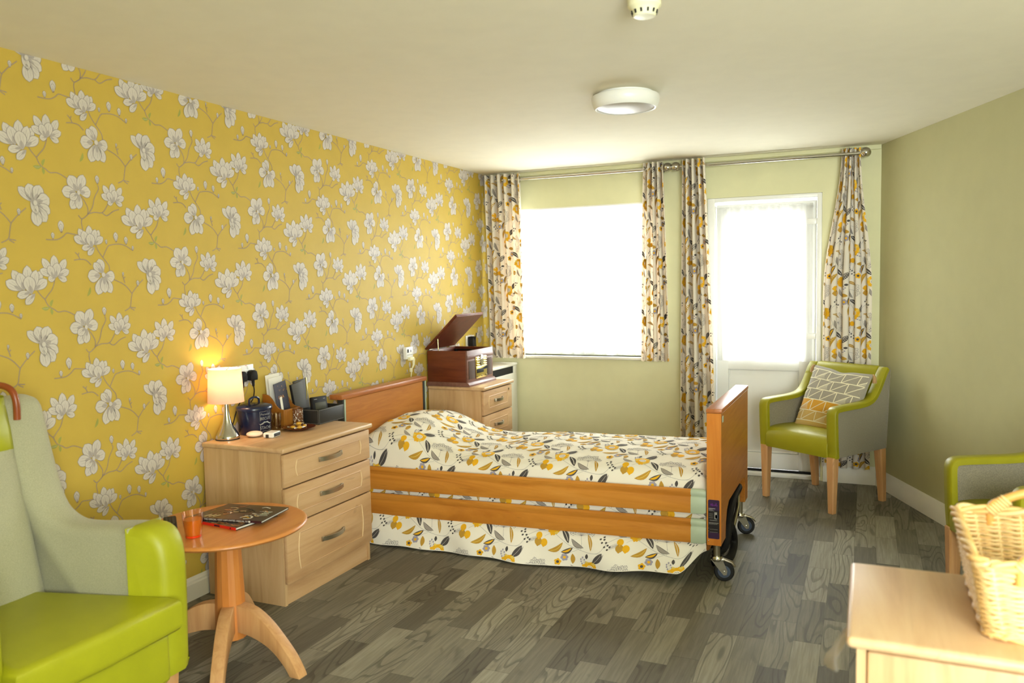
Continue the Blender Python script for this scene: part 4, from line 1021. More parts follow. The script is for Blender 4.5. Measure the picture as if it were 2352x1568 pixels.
# ------------------------------------------------------------------ things on the oak chest
ZT = .7515
lx, ly = .092, -3.214
t = thing('table_lamp', 'lit table lamp with pinkish shade and chrome stem on the oak chest', 'lamp', (lx, ly, ZT))
b = MB(); b.lathe([(.0, 0), (.056, 0), (.0575, .008), (.055, .016), (.045, .034), (.032, .055), (.022, .08), (.0155, .11), (.012, .14), (.0105, .18), (.0105, .20), (0, .20)], 40, c=(lx, ly, ZT + .004)); obj('base', b, M['chrome'], t, angle=60)
b = MB(); b.lathe([(0, 0), (.057, 0), (.058, .004), (.0, .005)], 32, c=(lx, ly, ZT)); obj('foot', b, M['dark'], t)
b = MB(); b.grid(lambda a, z: (lx + (.086 - .0085 * z) * math.cos(a), ly + (.086 - .0085 * z) * math.sin(a), ZT + .183 + .165 * z), [2 * PI * i / 56 for i in range(56)], np.linspace(0, 1, 6), closeu=True); obj('shade', b, M['shade'], t, angle=80, recalc=False)
b = MB()
for i in range(3): a = i * 2.094; b.tube([(lx + .012 * math.cos(a), ly + .012 * math.sin(a), ZT + .335), (lx + .076 * math.cos(a), ly + .076 * math.sin(a), ZT + .342)], .0016, 6)
b.lathe([(.011, .328), (.014, .328), (.014, .338), (.011, .338)], 20, c=(lx, ly, ZT)); obj('shade_ring', b, M['nickel'], t)
b = MB(); b.cyl((lx, ly, ZT + .2), (lx, ly, ZT + .245), .013, 16); obj('lamp_holder', b, M['upvc'], t)
# navy storage tin
tx, ty = .108, -3.036
t = thing('storage_tin', 'navy enamel lidded tin with moustache print beside the lamp', 'tin', (tx, ty, ZT))
b = MB(); b.lathe([(0, 0), (.078, 0), (.082, .004), (.0865, .128), (.0, .128)], 48, c=(tx, ty, ZT), sx=.95); obj('body', b, M['navy'], t, angle=50)
b = MB(); b.lathe([(.0892, .118), (.0912, .124), (.0905, .136), (.086, .141), (.055, .15), (.0, .153)], 48, c=(tx, ty, ZT), sx=.95); o = obj('lid', b, M['navy'], t, angle=45)
b = MB(); b.tube(catmull([(tx, ty - .036, ZT + .150), (tx, ty - .034, ZT + .172), (tx, ty - .014, ZT + .182), (tx, ty + .014, ZT + .182), (tx, ty + .034, ZT + .172), (tx, ty + .036, ZT + .150)], 5), .0055, 8); obj('handle', b, M['navy'], o)
def tinf(x, y, h=.0009):
    a = math.radians(-8) + x / .083; z = ZT + .066 + y
    r = .0865 + h; return (tx + (r * math.cos(a)) * .95 + h * .1, ty + r * math.sin(a), z)
b = MB()
add_text(b, 'Personal', .0155, 0, lambda x, y: tinf(x, y + .036)); add_text(b, 'BISCUIT', .0165, 0, lambda x, y: tinf(x, (y * 1.25) + .0145)); add_text(b, 'STACHE', .0175, 0, lambda x, y: tinf(x, (y * 1.25) - .032))
mu = [(-.037, -.004), (-.03, -.0105), (-.02, -.0085), (-.010, -.0025), (0, -.0005), (.010, -.0025), (.02, -.0085), (.03, -.0105), (.037, -.004)]
rows = [[np.array([x, z + .0005]), np.array([x, z + w])] for (x, z), w in zip(mu, (.001, .005, .0075, .0085, .005, .0085, .0075, .005, .001))]
emit(b, [('k', 0, rows)], lambda u, v, h: tinf(u, v - .006, .0011), (-1, 1, -1, 1), {'k': 0})
for pts in ([(-.031, .05), (-.01, .05), (.012, .052), (.031, .056)], [(-.031, -.052), (-.01, -.048), (.012, -.05), (.031, -.046)], [(-.031, .05), (-.031, .004)], [(.031, .056), (.031, .004)], [(-.031, -.016), (-.031, -.052)], [(.031, -.016), (.031, -.046)]):
    emit(b, sh_line(catmull(pts, 4), .0013, 'k', 0), lambda u, v, h: tinf(u, v), (-1, 1, -1, 1), {'k': 0})
for y in (.058, -.057): emit(b, sh_disc((0, y), .006, 'k', 0, .0025), lambda u, v, h: tinf(u, v), (-1, 1, -1, 1), {'k': 0})
obj('printed_label', b, M['tintx'], t, recalc=False)
# socket with plugs and lamp cable
def socket(label, y0, y1, z0, z1):
    t = thing('wall_socket', label, 'socket', (0, (y0 + y1) / 2, z0)); b = MB(); b.box(.0025, .011, y0, y1, z0, z1, r=.003); obj('faceplate', b, M['upvc'], t)
    for k in (.3, .7): b = MB(); y = y0 + (y1 - y0) * k; b.box(.0105, .014, y - .006, y + .006, z1 - .022, z1 - .006, r=.0015); obj('rocker_switch', b, M['upvc'], t)
    for k in (.22, .62): b = MB(); y = y0 + (y1 - y0) * k; b.box(.0108, .0118, y - .006, y + .006, z1 - .005, z1 - .003); obj('red_indicator', b, M['red'], t)
    return t
socket('white double wall socket behind the lamp and navy tin', -3.068, -2.920, 1.005, 1.092)
def plug(label, y, z, cable):
    t = thing('plug', label, 'plug', (.012, y, z)); b = MB()
    b.prism([(-.024, -.022), (.024, -.022), (.026, .0), (.02, .024), (.008, .03), (-.008, .03), (-.02, .024), (-.026, 0)], 0, .036, 'z', r=.006, seg=3, T=rotT((.0118, y, z)) @ Matrix(((0, 0, 1, 0), (1, 0, 0, 0), (0, 1, 0, 0), (0, 0, 0, 1)))); obj('body', b, M['black'], t)
    if cable:
        b = MB(); b.tube([(.033, y, z - .02), (.035, y, z - .05), (.036, y, z - .055)], [.009, .006, .005], 10); obj('cable_grip', b, M['black'], t)
        b = MB(); b.tube(catmull(cable, 6), .0028, 8); obj('cable', b, M['black'], t)
    return t
plug('black plug with cable in the double socket, nearer the file rack', -2.953, 1.032, [(.036, -2.953, .98), (.036, -2.95, .95), (.034, -2.962, .91), (.022, -2.99, .87), (.016, -3.02, .80), (.014, -3.05, .758)])
plug('black plug beside the lamp shade in the double socket', -3.03, 1.032, [(.036, -3.03, .98), (.034, -3.035, .93), (.02, -3.06, .88), (.013, -3.09, .80), (.013, -3.13, .757), (.05, -3.16, .7555)])
# pebble and pendant box
b = MB(); b.ball((.182, -3.125, ZT + .0145), .040, sz=.36, n=28); tag(obj('pebble_alarm', b, M['pinkw'], angle=80), 'oval off white pebble device beside the lamp base', 'alarm')
t = thing('white_monitor', 'small white box with dark grey front on the oak chest edge', 'device', (.268, -3.098, ZT)); T = rotT((.268, -3.098, ZT + .0005), rz=math.radians(12))
b = MB(); b.box(-.028, .028, -.04, .04, 0, .026, r=.007, seg=3, T=T); obj('casing', b, M['upvc'], t)
b = MB(); b.box(.027, .0292, -.031, .032, .005, .021, r=.002, T=T); obj('front_window', b, M['dark'], t)
b = MB(); b.box(-.012, .004, -.0412, -.0385, .002, .018, r=.001, T=T); obj('clip', b, M['dark'], t)
# file rack
t = thing('file_rack', 'honey coloured wooden letter rack holding cards against the wallpaper', 'letter rack', (.09, -2.80, ZT))
prof = [(.018, 0), (.018, .172), (.05, .168), (.075, .150), (.10, .118), (.125, .098), (.155, .092), (.155, 0)]
for y in (-2.868, -2.742): b = MB(); b.prism(catmull(prof[1:7], 4) + [prof[7], prof[0]], y, y + .008, 'y', T=Matrix.Translation((0, 0, ZT))); obj('side_panel', b, M['holder'], t)
b = MB(); b.box(.147, .156, -2.859, -2.743, ZT, ZT + .092, r=.001); obj('front_panel', b, M['holder'], t)
b = MB(); b.box(.018, .147, -2.859, -2.743, ZT, ZT + .008); b.box(.018, .024, -2.859, -2.743, ZT, ZT + .16); obj('tray', b, M['holder'], t)
def card(name, label, cat, x, y, z, w, h, th, ry, rx, mats, art=None):
    """upright sheet: faces +x; w along y, h along z; ry leans it back, rx tilts it sideways"""
    T = Matrix.Translation((x, y, z)) @ Matrix.Rotation(ry, 4, 'Y') @ Matrix.Rotation(rx, 4, 'X')
    b = MB(); b.box(-th, 0, -w / 2, w / 2, 0, h, r=min(th * .3, .0008), seg=1, T=T)
    if art: art(b, lambda u, v: tuple(T @ Vector((.0006, u, v))))
    return tag(obj(name, b, mats), label, cat)
def art_green(b, f):
    r = random.Random(2)
    for i in range(34): x, z = r.uniform(-.07, .07), r.uniform(.02, .2); b.add([f(x + .004 * math.cos(q * 1.26), z + .005 * math.sin(q * 1.26)) for q in range(5)], [(0, 1, 2, 3, 4)], 1 + i % 3)
card('envelope', 'white patterned card standing rearmost in the letter rack', 'card', .046, -2.79, ZT + .009, .112, .265, .003, -.05, .05, [M['paperw'], M['wp_g'], M['mugb'], M['fb_dark']], art_green)
card('envelope', 'plain white card in front of the patterned card in the rack', 'card', .062, -2.785, ZT + .009, .108, .25, .002, -.05, .07, M['paperw'])
def art_gra(b, f):
    add_text(b, 'GRA', .024, 1, lambda x, y: f(x - .008, y + .125))
    r = random.Random(5)
    for i in range(12):
        x, z = r.uniform(-.045, .045), r.choice([r.uniform(.155, .19), r.uniform(.03, .085)]); s = r.uniform(.0015, .0032)
        b.add([f(x + s * math.cos(q * 1.57), z + s * math.sin(q * 1.57)) for q in range(4)], [(0, 1, 2, 3)], 1)
card('greeting_card', 'dark blue grey greeting card with copper lettering in the rack', 'card', .105, -2.79, ZT + .03, .098, .205, .004, -.06, .14, [M['cardd'], M['foil']], art_gra)
card('paper_slip', 'narrow white slip poking out of the letter rack', 'paper', .128, -2.835, ZT + .045, .018, .115, .0015, -.04, .12, [M['paperw']])
t = thing('notebook', 'black spined charcoal notebook standing behind the black box', 'notebook', (.118, -2.70, ZT)); T = Matrix.Translation((.128, -2.687, ZT + .002)) @ Matrix.Rotation(-.07, 4, 'Y') @ Matrix.Rotation(.14, 4, 'X')
b = MB(); b.box(-.012, 0, -.03, .062, 0, .215, r=.002, T=T); obj('cover', b, M['note'], t); b = MB(); b.box(-.013, .001, -.036, -.0302, 0, .215, r=.002, T=T); obj('spine', b, M['black'], t)
T = Matrix.Translation((.092, -2.612, ZT + .002)) @ Matrix.Rotation(-.07, 4, 'Y') @ Matrix.Rotation(.06, 4, 'X')
b = MB(); b.box(-.014, 0, -.055, .055, 0, .222, r=.004, T=T); tag(obj('diary', b, M['note']), 'charcoal grey diary leaning behind the black box', 'diary')
b = MB(); b.tube([(.150, -2.668, .872), (.146, -2.660, .91), (.134, -2.648, .985), (.133, -2.6475, .992)], [.0012, .0036, .0036, .002], 10); tag(obj('pen', b, M['gold']), 'slim gold pen clipped upright to the charcoal notebook', 'pen')
# tumbler and mug
b = MB(); b.lathe([(.021, 0), (.023, .002), (.026, .085), (.0248, .085), (.0215, .006), (0, .006)], 24, c=(.150, -2.922, ZT)); tag(obj('drinking_glass', b, M['tumbler'], angle=50), 'empty clear glass between the navy tin and letter rack', 'glass')
t = thing('mug', 'brown pot with white squiggle pattern in front of the letter rack', 'pot', (.172, -2.775, ZT)); b = MB(); b.lathe([(0, 0), (.026, 0), (.0275, .003), (.0275, .09), (.0255, .09), (.025, .01), (0, .008)], 32, c=(.172, -2.775, ZT)); 
r = random.Random(3)
for i in range(60):
    a = r.uniform(-2.6, .6); z = r.uniform(.01, .08); pts = [(a, z)]
    for k in range(3): pts.append((pts[-1][0] + r.uniform(-.18, .18), pts[-1][1] + r.uniform(-.006, .007)))
    emit(b, [('k', 0, [[np.array([p[0] - .0, p[1] - .0011]), np.array([p[0] + .04, p[1] + .0011])] for p in catmull(pts, 2)])], lambda u, v, h: (.172 + .0279 * math.cos(u), -2.775 + .0279 * math.sin(u), ZT + v), (-9, 9, .004, .088), {'k': 1})
obj('body', b, [M['mugb'], M['paperw']], t, angle=50)
# plate of sweets
px_, py_ = .262, -2.882
b = MB(); b.lathe([(0, .0), (.05, .0), (.056, .003), (.082, .012), (.085, .0145), (.081, .0145), (.056, .0065), (0, .005)], 48, c=(px_, py_, ZT)); tag(obj('plate', b, M['plate'], angle=50), 'small red brown plate of wrapped sweets on the oak chest', 'plate')
def sweet(label, x, y, z, rz, rx=0.):
    t = thing('wrapped_sweet', label, 'sweet', (x, y, z), rz, 'gold wrapped sweets on the plate'); T = rotT((x, y, z), rz=rz)
    b = MB(); b.ball((0, 0, .0088), .0105, sz=.8, sx=1.35, n=14); b.xf(T); obj('toffee', b, M['sweet'], t, angle=80)
    for s in (-1, 1):
        b = MB(); pts = []
        rg = []
        for q in range(5):
            k = q / 4; rg.append([(s * (.013 + .014 * k), (.002 + .009 * k) * math.cos(2 * PI * i / 10), .009 + (.002 + .004 * k) * math.sin(2 * PI * i / 10) + .0015 * k * math.cos(3 * 2 * PI * i / 10)) for i in range(10)])
        b.loft(rg, cap=False); b.xf(T); obj('twisted_end', b, M['cello'], t, angle=80)
    return t
for i, (dx, dy, z, rz, lb) in enumerate(((-.018, -.026, .0055, .4, 'gold wrapped sweet nearest the navy tin on the plate'), (.022, -.022, .0055, 1.3, 'gold wrapped sweet at the front edge of the plate'), (.018, .022, .0055, 2.2, 'gold wrapped sweet nearest the black box on the plate'), (-.02, .024, .0055, 2.9, 'gold wrapped sweet at the back of the plate'), (.0, .0, .0215, .9, 'gold wrapped sweet lying on top of the others'))):
    sweet(lb, px_ + dx, py_ + dy, ZT + z, rz)
# black box and device
t = thing('storage_box', 'open black leatherette box with grey stitching on the oak chest', 'box', (.213, -2.62, ZT)); x0, x1, y0, y1, h = .156, .284, -2.742, -2.516, .080
b = MB()
for a in ((x0, x1, y0, y0 + .007), (x0, x1, y1 - .007, y1), (x0, x0 + .007, y0 + .007, y1 - .007), (x1 - .007, x1, y0 + .007, y1 - .007)): b.box(a[0], a[1], a[2], a[3], ZT, ZT + h, r=.0015)
b.box(x0 + .007, x1 - .007, y0 + .007, y1 - .007, ZT, ZT + .006); obj('body', b, M['leather'], t)
b = MB()
for pts in ([(x1 + .0004, y0 + .005, ZT + .004), (x1 + .0004, y1 - .005, ZT + .004), (x1 + .0004, y1 - .005, ZT + h - .004), (x1 + .0004, y0 + .005, ZT + h - .004)], [(x0 + .005, y0 - .0004, ZT + .004), (x1 - .005, y0 - .0004, ZT + .004), (x1 - .005, y0 - .0004, ZT + h - .004), (x0 + .005, y0 - .0004, ZT + h - .004)]): b.tube(pts, .0008, 4, closed=True)
obj('stitching', b, M['stitch'], t)
T = Matrix.Translation((.236, -2.648, ZT + .012)) @ Matrix.Rotation(-.14, 4, 'Y') @ Matrix.Rotation(-.04, 4, 'X')
t = thing('desk_clock', 'black electronic desk clock propped inside the black box', 'clock', (.236, -2.648, ZT + .012))
b = MB(); b.box(-.024, 0, -.064, .062, .0, .128, r=.006, seg=3, T=T); obj('case', b, M['black'], t)
b = MB(); b.box(-.001, .0012, -.048, .046, .058, .096, r=.001, T=T); obj('display', b, M['screen'], t)
b = MB()
for y, z in ((.02, .024), (.038, .024)): b.box(0, .0012, y - .006, y + .006, z - .002, z + .002, T=T)
for y, z, w_ in ((-.04, .114, .013), (.034, .114, .008)): b.box(0, .0012, y - w_, y + w_, z - .0015, z + .0015, T=T)
obj('white_marking', b, M['stkt'], t)
# nurse call unit
t = thing('nurse_call_unit', 'white nurse call point with plugged lead above the headboard', 'call point', (0, -1.36, .975))
b = MB(); b.box(.003, .03, -1.415, -1.322, .972, 1.057, r=.004); obj('casing', b, M['upvc'], t)
b = MB(); b.box(.0295, .031, -1.402, -1.380, 1.018, 1.042); obj('indicator', b, M['dark'], t)
b = MB(); b.box(.0295, .031, -1.402, -1.335, 1.000, 1.003); b.box(.0295, .0308, -1.362, -1.345, 1.02, 1.036, 0); obj('marking', b, [M['stkt'], M['blue']], t)
b = MB(); b.box(.031, .052, -1.40, -1.342, .962, .986, r=.004); b.tube([(.045, -1.345, .975), (.046, -1.347, .93), (.044, -1.36, .91)], [.011, .008, .005], 10); b.tube(catmull([(.044, -1.36, .912), (.045, -1.372, .89), (.046, -1.385, .85), (.048, -1.39, .80)], 4), .0035, 8); b.box(.036, .052, -1.392, -1.370, .882, .91, r=.004); obj('plug_lead', b, M['cream'], t)
# ------------------------------------------------------------------ record player
t = thing('record_player', 'mahogany record player with raised lid on the bedside cabinet', 'record player', (.19, -.88, ZT))
x0, x1, y0, y1, zb, zt_ = .02, .345, -1.105, -.675, ZT + .022, 1.008
b = MB()
for a in ((x0, x1 - .012, y0, y0 + .014), (x0, x1 - .012, y1 - .014, y1), (x0, x0 + .014, y0 + .014, y1 - .014)): b.box(a[0], a[1], a[2], a[3], zb, zt_, r=.002)
obj('side_panel', b, M['mahog'], t)
b = MB(); b.box(x1 - .012, x1, y0 - .001, y1 + .001, zb, zt_ + .001, r=.002); b.box(x1, x1 + .004, y0, y1, zt_ - .062, zt_ - .03, r=.001); obj('front_panel', b, M['mahogf'], t)
b = MB(); b.prism([(x0 - .004, 0), (x1 + .022, 0), (x1 + .022, .012), (x1 + .012, .024), (x1 + .004, .03), (x0, .03), (x0 - .004, .02)], y0 - .012, y1 + .012, 'y', r=.002, T=Matrix.Translation((0, 0, ZT))); obj('plinth', b, M['mahogf'], t)
b = MB(); b.box(x0 + .014, x1 - .012, y0 + .014, y1 - .014, zt_ - .075, zt_ - .06); obj('deck', b, M['black'], t)
b = MB(); b.lathe([(0, 0), (.128, 0), (.132, .006), (.132, .014), (.0, .014)], 48, c=(.17, -.92, zt_ - .06)); b.cyl((.17, -.92, zt_ - .05), (.17, -.92, zt_ - .03), .004, 10); obj('turntable', b, M['seam'], t)
b = MB(); b.cyl((.06, -.73, zt_ - .06), (.06, -.73, zt_ - .015), .014, 16); b.tube([(.06, -.73, zt_ - .02), (.2, -.74, zt_ - .02), (.26, -.80, zt_ - .022)], .005, 8); b.box(.25, .285, -.825, -.80, zt_ - .03, zt_ - .015, r=.003); obj('tonearm', b, M['black'], t)
A = math.radians(44); LT = Matrix.Translation((x0 - .008, 0, zt_ + .006)) @ Matrix.Rotation(-A, 4, 'Y')
b = MB(); b.box(0, .362, y0 - .008, y1 + .008, .0, .012, r=.002, T=LT); b.box(.006, .355, y0 + .002, y1 - .002, -.006, .0, T=LT); obj('lid', b, M['mahog'], t)
b = MB(); b.tube([(.105, y0 + .016, zt_ - .03), (.10, y0 + .016, zt_ + .094)], .004, 6, flat=.5); obj('lid_stay', b, M['gold'], t)
for y in (y0 + .06, y1 - .06): b = MB(); b.cyl((x0 - .004, y - .025, zt_ + .004), (x0 - .004, y + .025, zt_ + .004), .004, 8); obj('hinge', b, M['nickel'], t)
xf = x1 + .0004
for ya, yb in ((y0 + .022, y0 + .122), (y1 - .105, y1 - .022)): b = MB(); b.box(xf, xf + .0025, ya, yb, zb + .03, zt_ - .075, r=.001); obj('speaker_grille', b, M['grille'], t)
b = MB(); gy0, gy1 = y0 + .132, y1 - .118; b.box(xf, xf + .008, gy0, gy1, zb + .022, zb + .112, r=.003); 
gy = (gy0 + gy1) / 2
for i in range(4):
    for s in (-1, 1): ya = gy + s * .036; b.cyl((xf + .006, ya, zb + .122 + i * .017), (xf + .006, ya + s * .046, zb + .122 + i * .017), .0052, 10)
b.box(xf, xf + .004, gy0, gy1, zb + .108, zb + .182, r=.002); o = obj('brass_fascia', b, M['gold'], t)
b = MB(); b.ball((xf + .008, gy, zb + .152), .034, sz=1.25, sx=.25, n=28); obj('tuning_dial', b, M['chrome'], o)
b = MB(); b.box(xf + .0075, xf + .010, gy0 + .006, gy + .028, zb + .062, zb + .092, r=.001); b.prism([(gy + .022, .094), (gy1 + .004, .106), (gy1 + .014, .082), (gy + .03, .082)], xf + .006, xf + .0105, 'x', T=Matrix.Translation((0, 0, zb))); obj('display', b, M['black'], o)
b = MB()
for y in (gy0 + .012, gy, gy1 - .012): b.cyl((xf + .008, y, zb + .038), (xf + .013, y, zb + .038), .006, 12)
obj('control_knob', b, M['nickel'], o)
b = MB(); b.lathe([(0, 0), (.011, 0), (.013, .006), (.012, .012), (0, .013)], 18, T=rotT((x1 - .08, y1, zb + .13), rx=-PI / 2)); obj('volume_knob', b, M['mahog'], t)
socket('white double wall socket behind the raised record player lid', -.455, -.308, .985, 1.072)
t = thing('charger', 'black mains adaptor with looped lead behind the record player', 'charger', (.04, -.405, 1.0)); b = MB(); b.box(.0125, .062, -.435, -.375, .985, 1.065, r=.008, seg=3); obj('body', b, M['black'], t)
b = MB(); b.tube(catmull([(.062, -.405, 1.04), (.075, -.405, 1.075), (.07, -.395, 1.09), (.06, -.37, 1.085), (.05, -.362, 1.05), (.05, -.36, .95), (.05, -.36, .83)], 5), .003, 8); obj('lead', b, M['black'], t)
# ------------------------------------------------------------------ ceiling fittings
t = thing('ceiling_light', 'round white ceiling light fitting in front of the window', 'ceiling light', (1.872, -2.335, CH - .085)); c = (1.872, -2.335, CH)
b = MB(); b.lathe([(.135, -.0), (.135, -.012), (.162, -.014), (.166, -.022), (.163, -.045), (.154, -.066), (.146, -.074), (.141, -.072), (.139, -.066), (.0, -.066)], 64, c=c); obj('trim_ring', b, M['upvc'], t, angle=40)
b = MB(); b.lathe([(.139, -.0665), (.12, -.074), (.08, -.081), (.04, -.0845), (0, -.0855)], 64, c=c); obj('diffuser', b, M['opal'], t, angle=80)
t = thing('smoke_detector', 'cream smoke detector on the ceiling at the top edge', 'smoke detector', (2.298, -3.625, CH - .07)); c = (2.298, -3.625, CH)
b = MB(); b.lathe([(.0, 0), (.052, 0), (.053, -.012), (.0535, -.036), (.047, -.043), (0, -.043)], 48, c=c); obj('base', b, M['cream'], t, angle=40)
b = MB(); b.lathe([(.047, -.0432), (.040, -.052), (.037, -.064), (.034, -.068), (0, -.069)], 48, c=c); o = obj('sensor_head', b, M['cream'], t, angle=40)
for i in range(12):
    a = 2 * PI * i / 12; b = MB(); r0 = .0398; b.box(-.002, .002, -.0028, .0028, -.006, .006, T=Matrix.Translation((c[0] + r0 * math.cos(a), c[1] + r0 * math.sin(a), CH - .056)) @ Matrix.Rotation(a, 4, 'Z') @ Matrix.Rotation(.35, 4, 'Y')); obj('vent_slot', b, M['seam'], o)
b = MB(); b.box(-.018, .018, -.0006, .0008, -.002, .002, T=Matrix.Translation((c[0], c[1] - .0532, CH - .022))); obj('base_slot', b, M['brown'], t)
# ------------------------------------------------------------------ wicker basket
t = thing('wicker_basket', 'pale willow basket with arched handles on the foreground chest', 'basket', (3.39, -4.215, ZT))
cx, cy = 3.392, -4.215
def rrect(a, c, r, n):
    """closed rounded rectangle, n points, half sizes a, c"""
    segs = [(a - r) * 2, r * PI / 2, (c - r) * 2, r * PI / 2] * 2; tot = sum(segs); out = []
    for i in range(n):
        s = tot * i / n; k = 0
        while s > segs[k] and k < 7: s -= segs[k]; k += 1
        q = s / segs[k]
        if k == 0: p = (-(a - r) + 2 * (a - r) * q, -c, 0, -1)
        elif k == 2: p = (a, -(c - r) + 2 * (c - r) * q, 1, 0)
        elif k == 4: p = ((a - r) - 2 * (a - r) * q, c, 0, 1)
        elif k == 6: p = (-a, (c - r) - 2 * (c - r) * q, -1, 0)
        else:
            ccx, ccy, a0 = {1: (a - r, -(c - r), -90), 3: (a - r, c - r, 0), 5: (-(a - r), c - r, 90), 7: (-(a - r), -(c - r), 180)}[k]
            an = math.radians(a0 + 90 * q); p = (ccx + r * math.cos(an), ccy + r * math.sin(an), math.cos(an), math.sin(an))
        out.append(p)
    return out
BH = .158
def bsize(z): k = z / BH; return .198 + .030 * k ** .8, .182 + .032 * k ** .8
NS = 36; NP = NS * 4
def rimz(x, y): return .012 * (abs((x - cx) / .22) ** 2)
b = MB()
for l in range(30):
    z = .006 + l * (BH - .008) / 29; a, c_ = bsize(z); P_ = rrect(a, c_, .03, NP); ph = l % 2
    rr_ = .0030 + .0006 * math.sin(l * 3.1)
    b.tube([(cx + x + nx * .0036 * math.sin(PI * i / 2 + ph * PI), cy + y + ny * .0036 * math.sin(PI * i / 2 + ph * PI), ZT + z + .0012 * math.sin(i * .37 + l)) for i, (x, y, nx, ny) in enumerate(P_)], rr_, 6, l % 2, closed=True)
obj('woven_sides', b, [M['wick'], M['wick2']], t, angle=80)
b = MB()
for i in range(NS):
    pts = []
    for k in range(6):
        z = BH * k / 5; a, c_ = bsize(z); x, y, nx, ny = rrect(a, c_, .03, NP)[i * 4]; pts.append((cx + x, cy + y, ZT + z + .002))
    b.tube(pts, .0034, 6)
obj('upright_stakes', b, M['wick2'], t)
b = MB(); b.box(cx - .197, cx + .197, cy - .181, cy + .181, ZT + .001, ZT + .008, r=.003); obj('floor', b, M['wick'], t)
b = MB(); a, c_ = bsize(BH); P_ = rrect(a, c_, .03, 160)
for s in (0, 1, 2):
    b.tube([(cx + x + nx * .007 * math.cos(i * .42 + s * 2.094), cy + y + ny * .007 * math.cos(i * .42 + s * 2.094), ZT + BH + .006 + .007 * math.sin(i * .42 + s * 2.094)) for i, (x, y, nx, ny) in enumerate(P_)], .0062, 6, s % 2, closed=True)
obj('plaited_rim', b, [M['wick'], M['wick2']], t, angle=80)
b = MB(); a, c_ = bsize(.004); P_ = rrect(a + .003, c_ + .003, .03, 160)
for s in (0, 1): b.tube([(cx + x + nx * .004 * math.cos(i * .42 + s * PI), cy + y + ny * .004 * math.cos(i * .42 + s * PI), ZT + .009 + .005 * math.sin(i * .42 + s * PI)) for i, (x, y, nx, ny) in enumerate(P_)], .0048, 6, closed=True)
obj('plaited_foot', b, M['wick'], t, angle=80)
for s in (1, -1):
    a, c_ = bsize(BH); y = cy + s * c_; b = MB(); hh = .062
    b.tube(catmull([(cx - .150, y, ZT + BH - .03), (cx - .148, y, ZT + BH + .012), (cx - .128, y, ZT + BH + .03), (cx - .075, y, ZT + BH + hh - .008), (cx, y, ZT + BH + hh), (cx + .075, y, ZT + BH + hh - .008), (cx + .128, y, ZT + BH + .03), (cx + .148, y, ZT + BH + .012), (cx + .150, y, ZT + BH - .03)], 6), .0105, 10)
    o = obj('handle', b, M['wickh'], t, angle=80)
    for q in (-1, 1):
        b = MB()
        for k in range(7):
            b.lathe([(.013, -.0035), (.0172, 0), (.013, .0035)], 16, T=rotT((cx + q * (.150 - k * .0055), y, ZT + BH + .004 + k * .0048), ry=q * -.75)); 
        obj('handle_binding', b, M['wick2'], o)
T = rotT((3.485, -4.20, ZT + .0095), rz=.25); T2 = T @ Matrix.Rotation(-.32, 4, 'Y')
b = MB(); b.box(-.115, .115, -.10, .10, .04, .128, r=.004, T=T2); b.prism([(.0, .02), (.03, .045), (.07, .04), (.09, .02), (.08, -.02), (.04, -.04), (.01, -.02)], .1283, .1295, 'z', 1, T=T2); tag(obj('printed_box', b, [M['brown'], M['tan']]), 'brown printed box tilted inside the wicker basket', 'box')
b = MB(); b.box(3.215, 3.315, -4.37, -4.06, ZT + .0095, ZT + .06, r=.012); tag(obj('dark_pouch', b, M['dark']), 'dark folded pouch lying low inside the wicker basket', 'pouch')
# clear plastic hanging at the near chest corner
b = MB(); r = random.Random(12)
def fsh(u, v):
    w_ = .010 + .022 * v ** .7; y = -4.42 + (u - .5) * 2 * w_ * 1.4; x = 2.929 - .016 * v - .010 * math.sin(PI * u) * v + .004 * math.sin(9 * u + 7 * v); return (x, y, .735 - .072 * v + .004 * math.sin(8 * u + 3 * v))
b.grid(fsh, np.linspace(0, 1, 12), np.linspace(0, 1, 12)); b.grid(lambda u, v: (fsh(u, v)[0] - .003 - .012 * math.sin(PI * u) * v, fsh(u, v)[1], fsh(u, v)[2] - .002), np.linspace(0, 1, 12), np.linspace(0, 1, 12))
tag(obj('plastic_bag', b, M['poly'], angle=20), 'crumpled clear plastic bag hanging at the near chest corner', 'plastic bag')
WORLD = 3.0; E_WIN = 66.; E_DOOR = 44.; E_FRONT = 170.; E_LAMP = 1.8; EXPO = 0.43
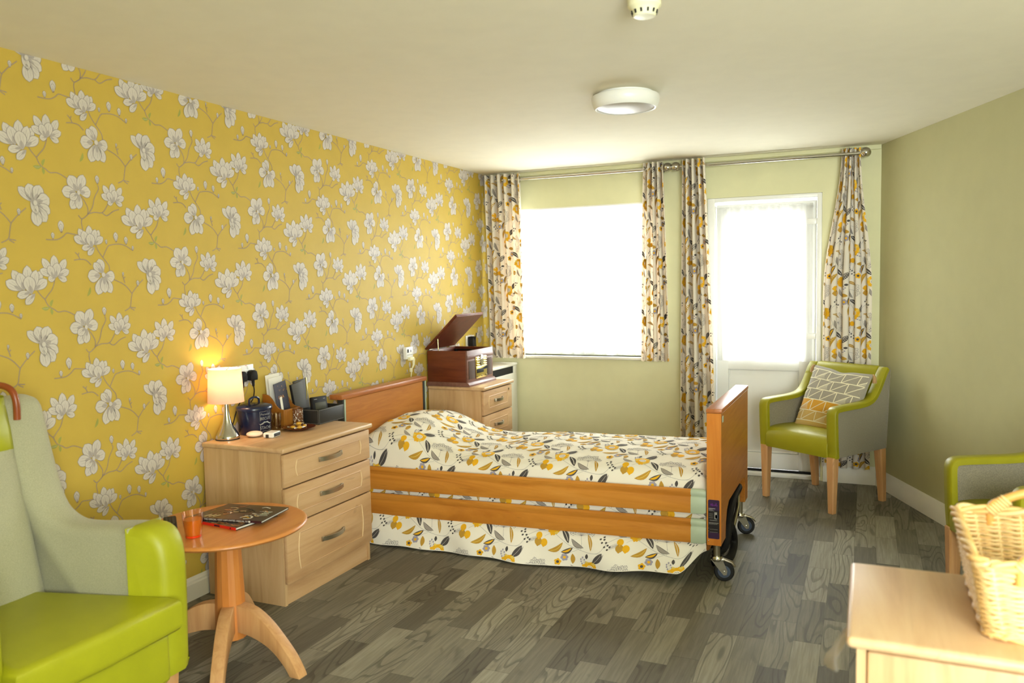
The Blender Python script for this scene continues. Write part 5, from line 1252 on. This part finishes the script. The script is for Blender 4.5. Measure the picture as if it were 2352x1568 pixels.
# ------------------------------------------------------------------ light and camera
def area(name, loc, rot, sx, sy, e, col=(1, 1, 1)):
    l = bpy.data.lights.new(name, 'AREA'); l.shape = 'RECTANGLE'; l.size = sx; l.size_y = sy; l.energy = e; l.color = col
    o = bpy.data.objects.new(name, l); COL.objects.link(o); o.location = loc; o.rotation_euler = rot; return o
w = bpy.data.worlds.new('sky'); SC.world = w; w.use_nodes = True
bg = w.node_tree.nodes['Background']; bg.inputs[0].default_value = (.93, .97, 1., 1); bg.inputs[1].default_value = WORLD
area('daylight_window', ((WX0 + WX1) / 2, .32, 1.5), (-PI / 2, 0, 0), 1.3, 1.3, E_WIN, (.94, 1., .98))
area('daylight_door', ((DX0 + DX1) / 2, .32, 1.45), (-PI / 2, 0, 0), .8, 1.2, E_DOOR, (.94, 1., .98))
area('daylight_front_window', ((FX0 + FX1) / 2, YB - .3, 1.4), (PI / 2, 0, 0), 1.8, 1.6, E_FRONT, (.93, 1., .96))
l = bpy.data.lights.new('lamp_bulb', 'POINT'); l.energy = E_LAMP; l.color = (1., .72, .42); l.shadow_soft_size = .022
o = bpy.data.objects.new('lamp_bulb', l); COL.objects.link(o); o.location = (.092, -3.214, 1.045)
cam = bpy.data.cameras.new('camera'); co = bpy.data.objects.new('camera', cam); COL.objects.link(co)
r_ = (0.9153026346605765, 0.40231687387272613, -0.019032077676492388); u_ = (-0.011603045014335372, 0.07357263149742964, 0.99722236098121); f_ = (-0.4025996228634627, 0.9125394242945454, -0.07200932424608099)
p_ = (2.9601001035358894, -6.2275616183738505, 1.4876315743593373)
co.matrix_world = Matrix(((r_[0], u_[0], -f_[0], p_[0]), (r_[1], u_[1], -f_[1], p_[1]), (r_[2], u_[2], -f_[2], p_[2]), (0, 0, 0, 1)))
cam.sensor_width = 36.; cam.lens = 1847.880369609422 * 36. / 2352.; cam.clip_start = .05
cam.dof.use_dof = True; cam.dof.focus_distance = 4.6; cam.dof.aperture_fstop = cam.lens / 1000. / .0105
SC.camera = co
v = SC.view_settings; v.view_transform = 'Standard'; v.look = 'None'; v.gamma = 1.; v.use_curve_mapping = False; v.exposure = EXPO
cy = SC.cycles; cy.max_bounces = 8; cy.transparent_max_bounces = 8; cy.glossy_bounces = 3; cy.transmission_bounces = 6; cy.caustics_reflective = False; cy.caustics_refractive = False
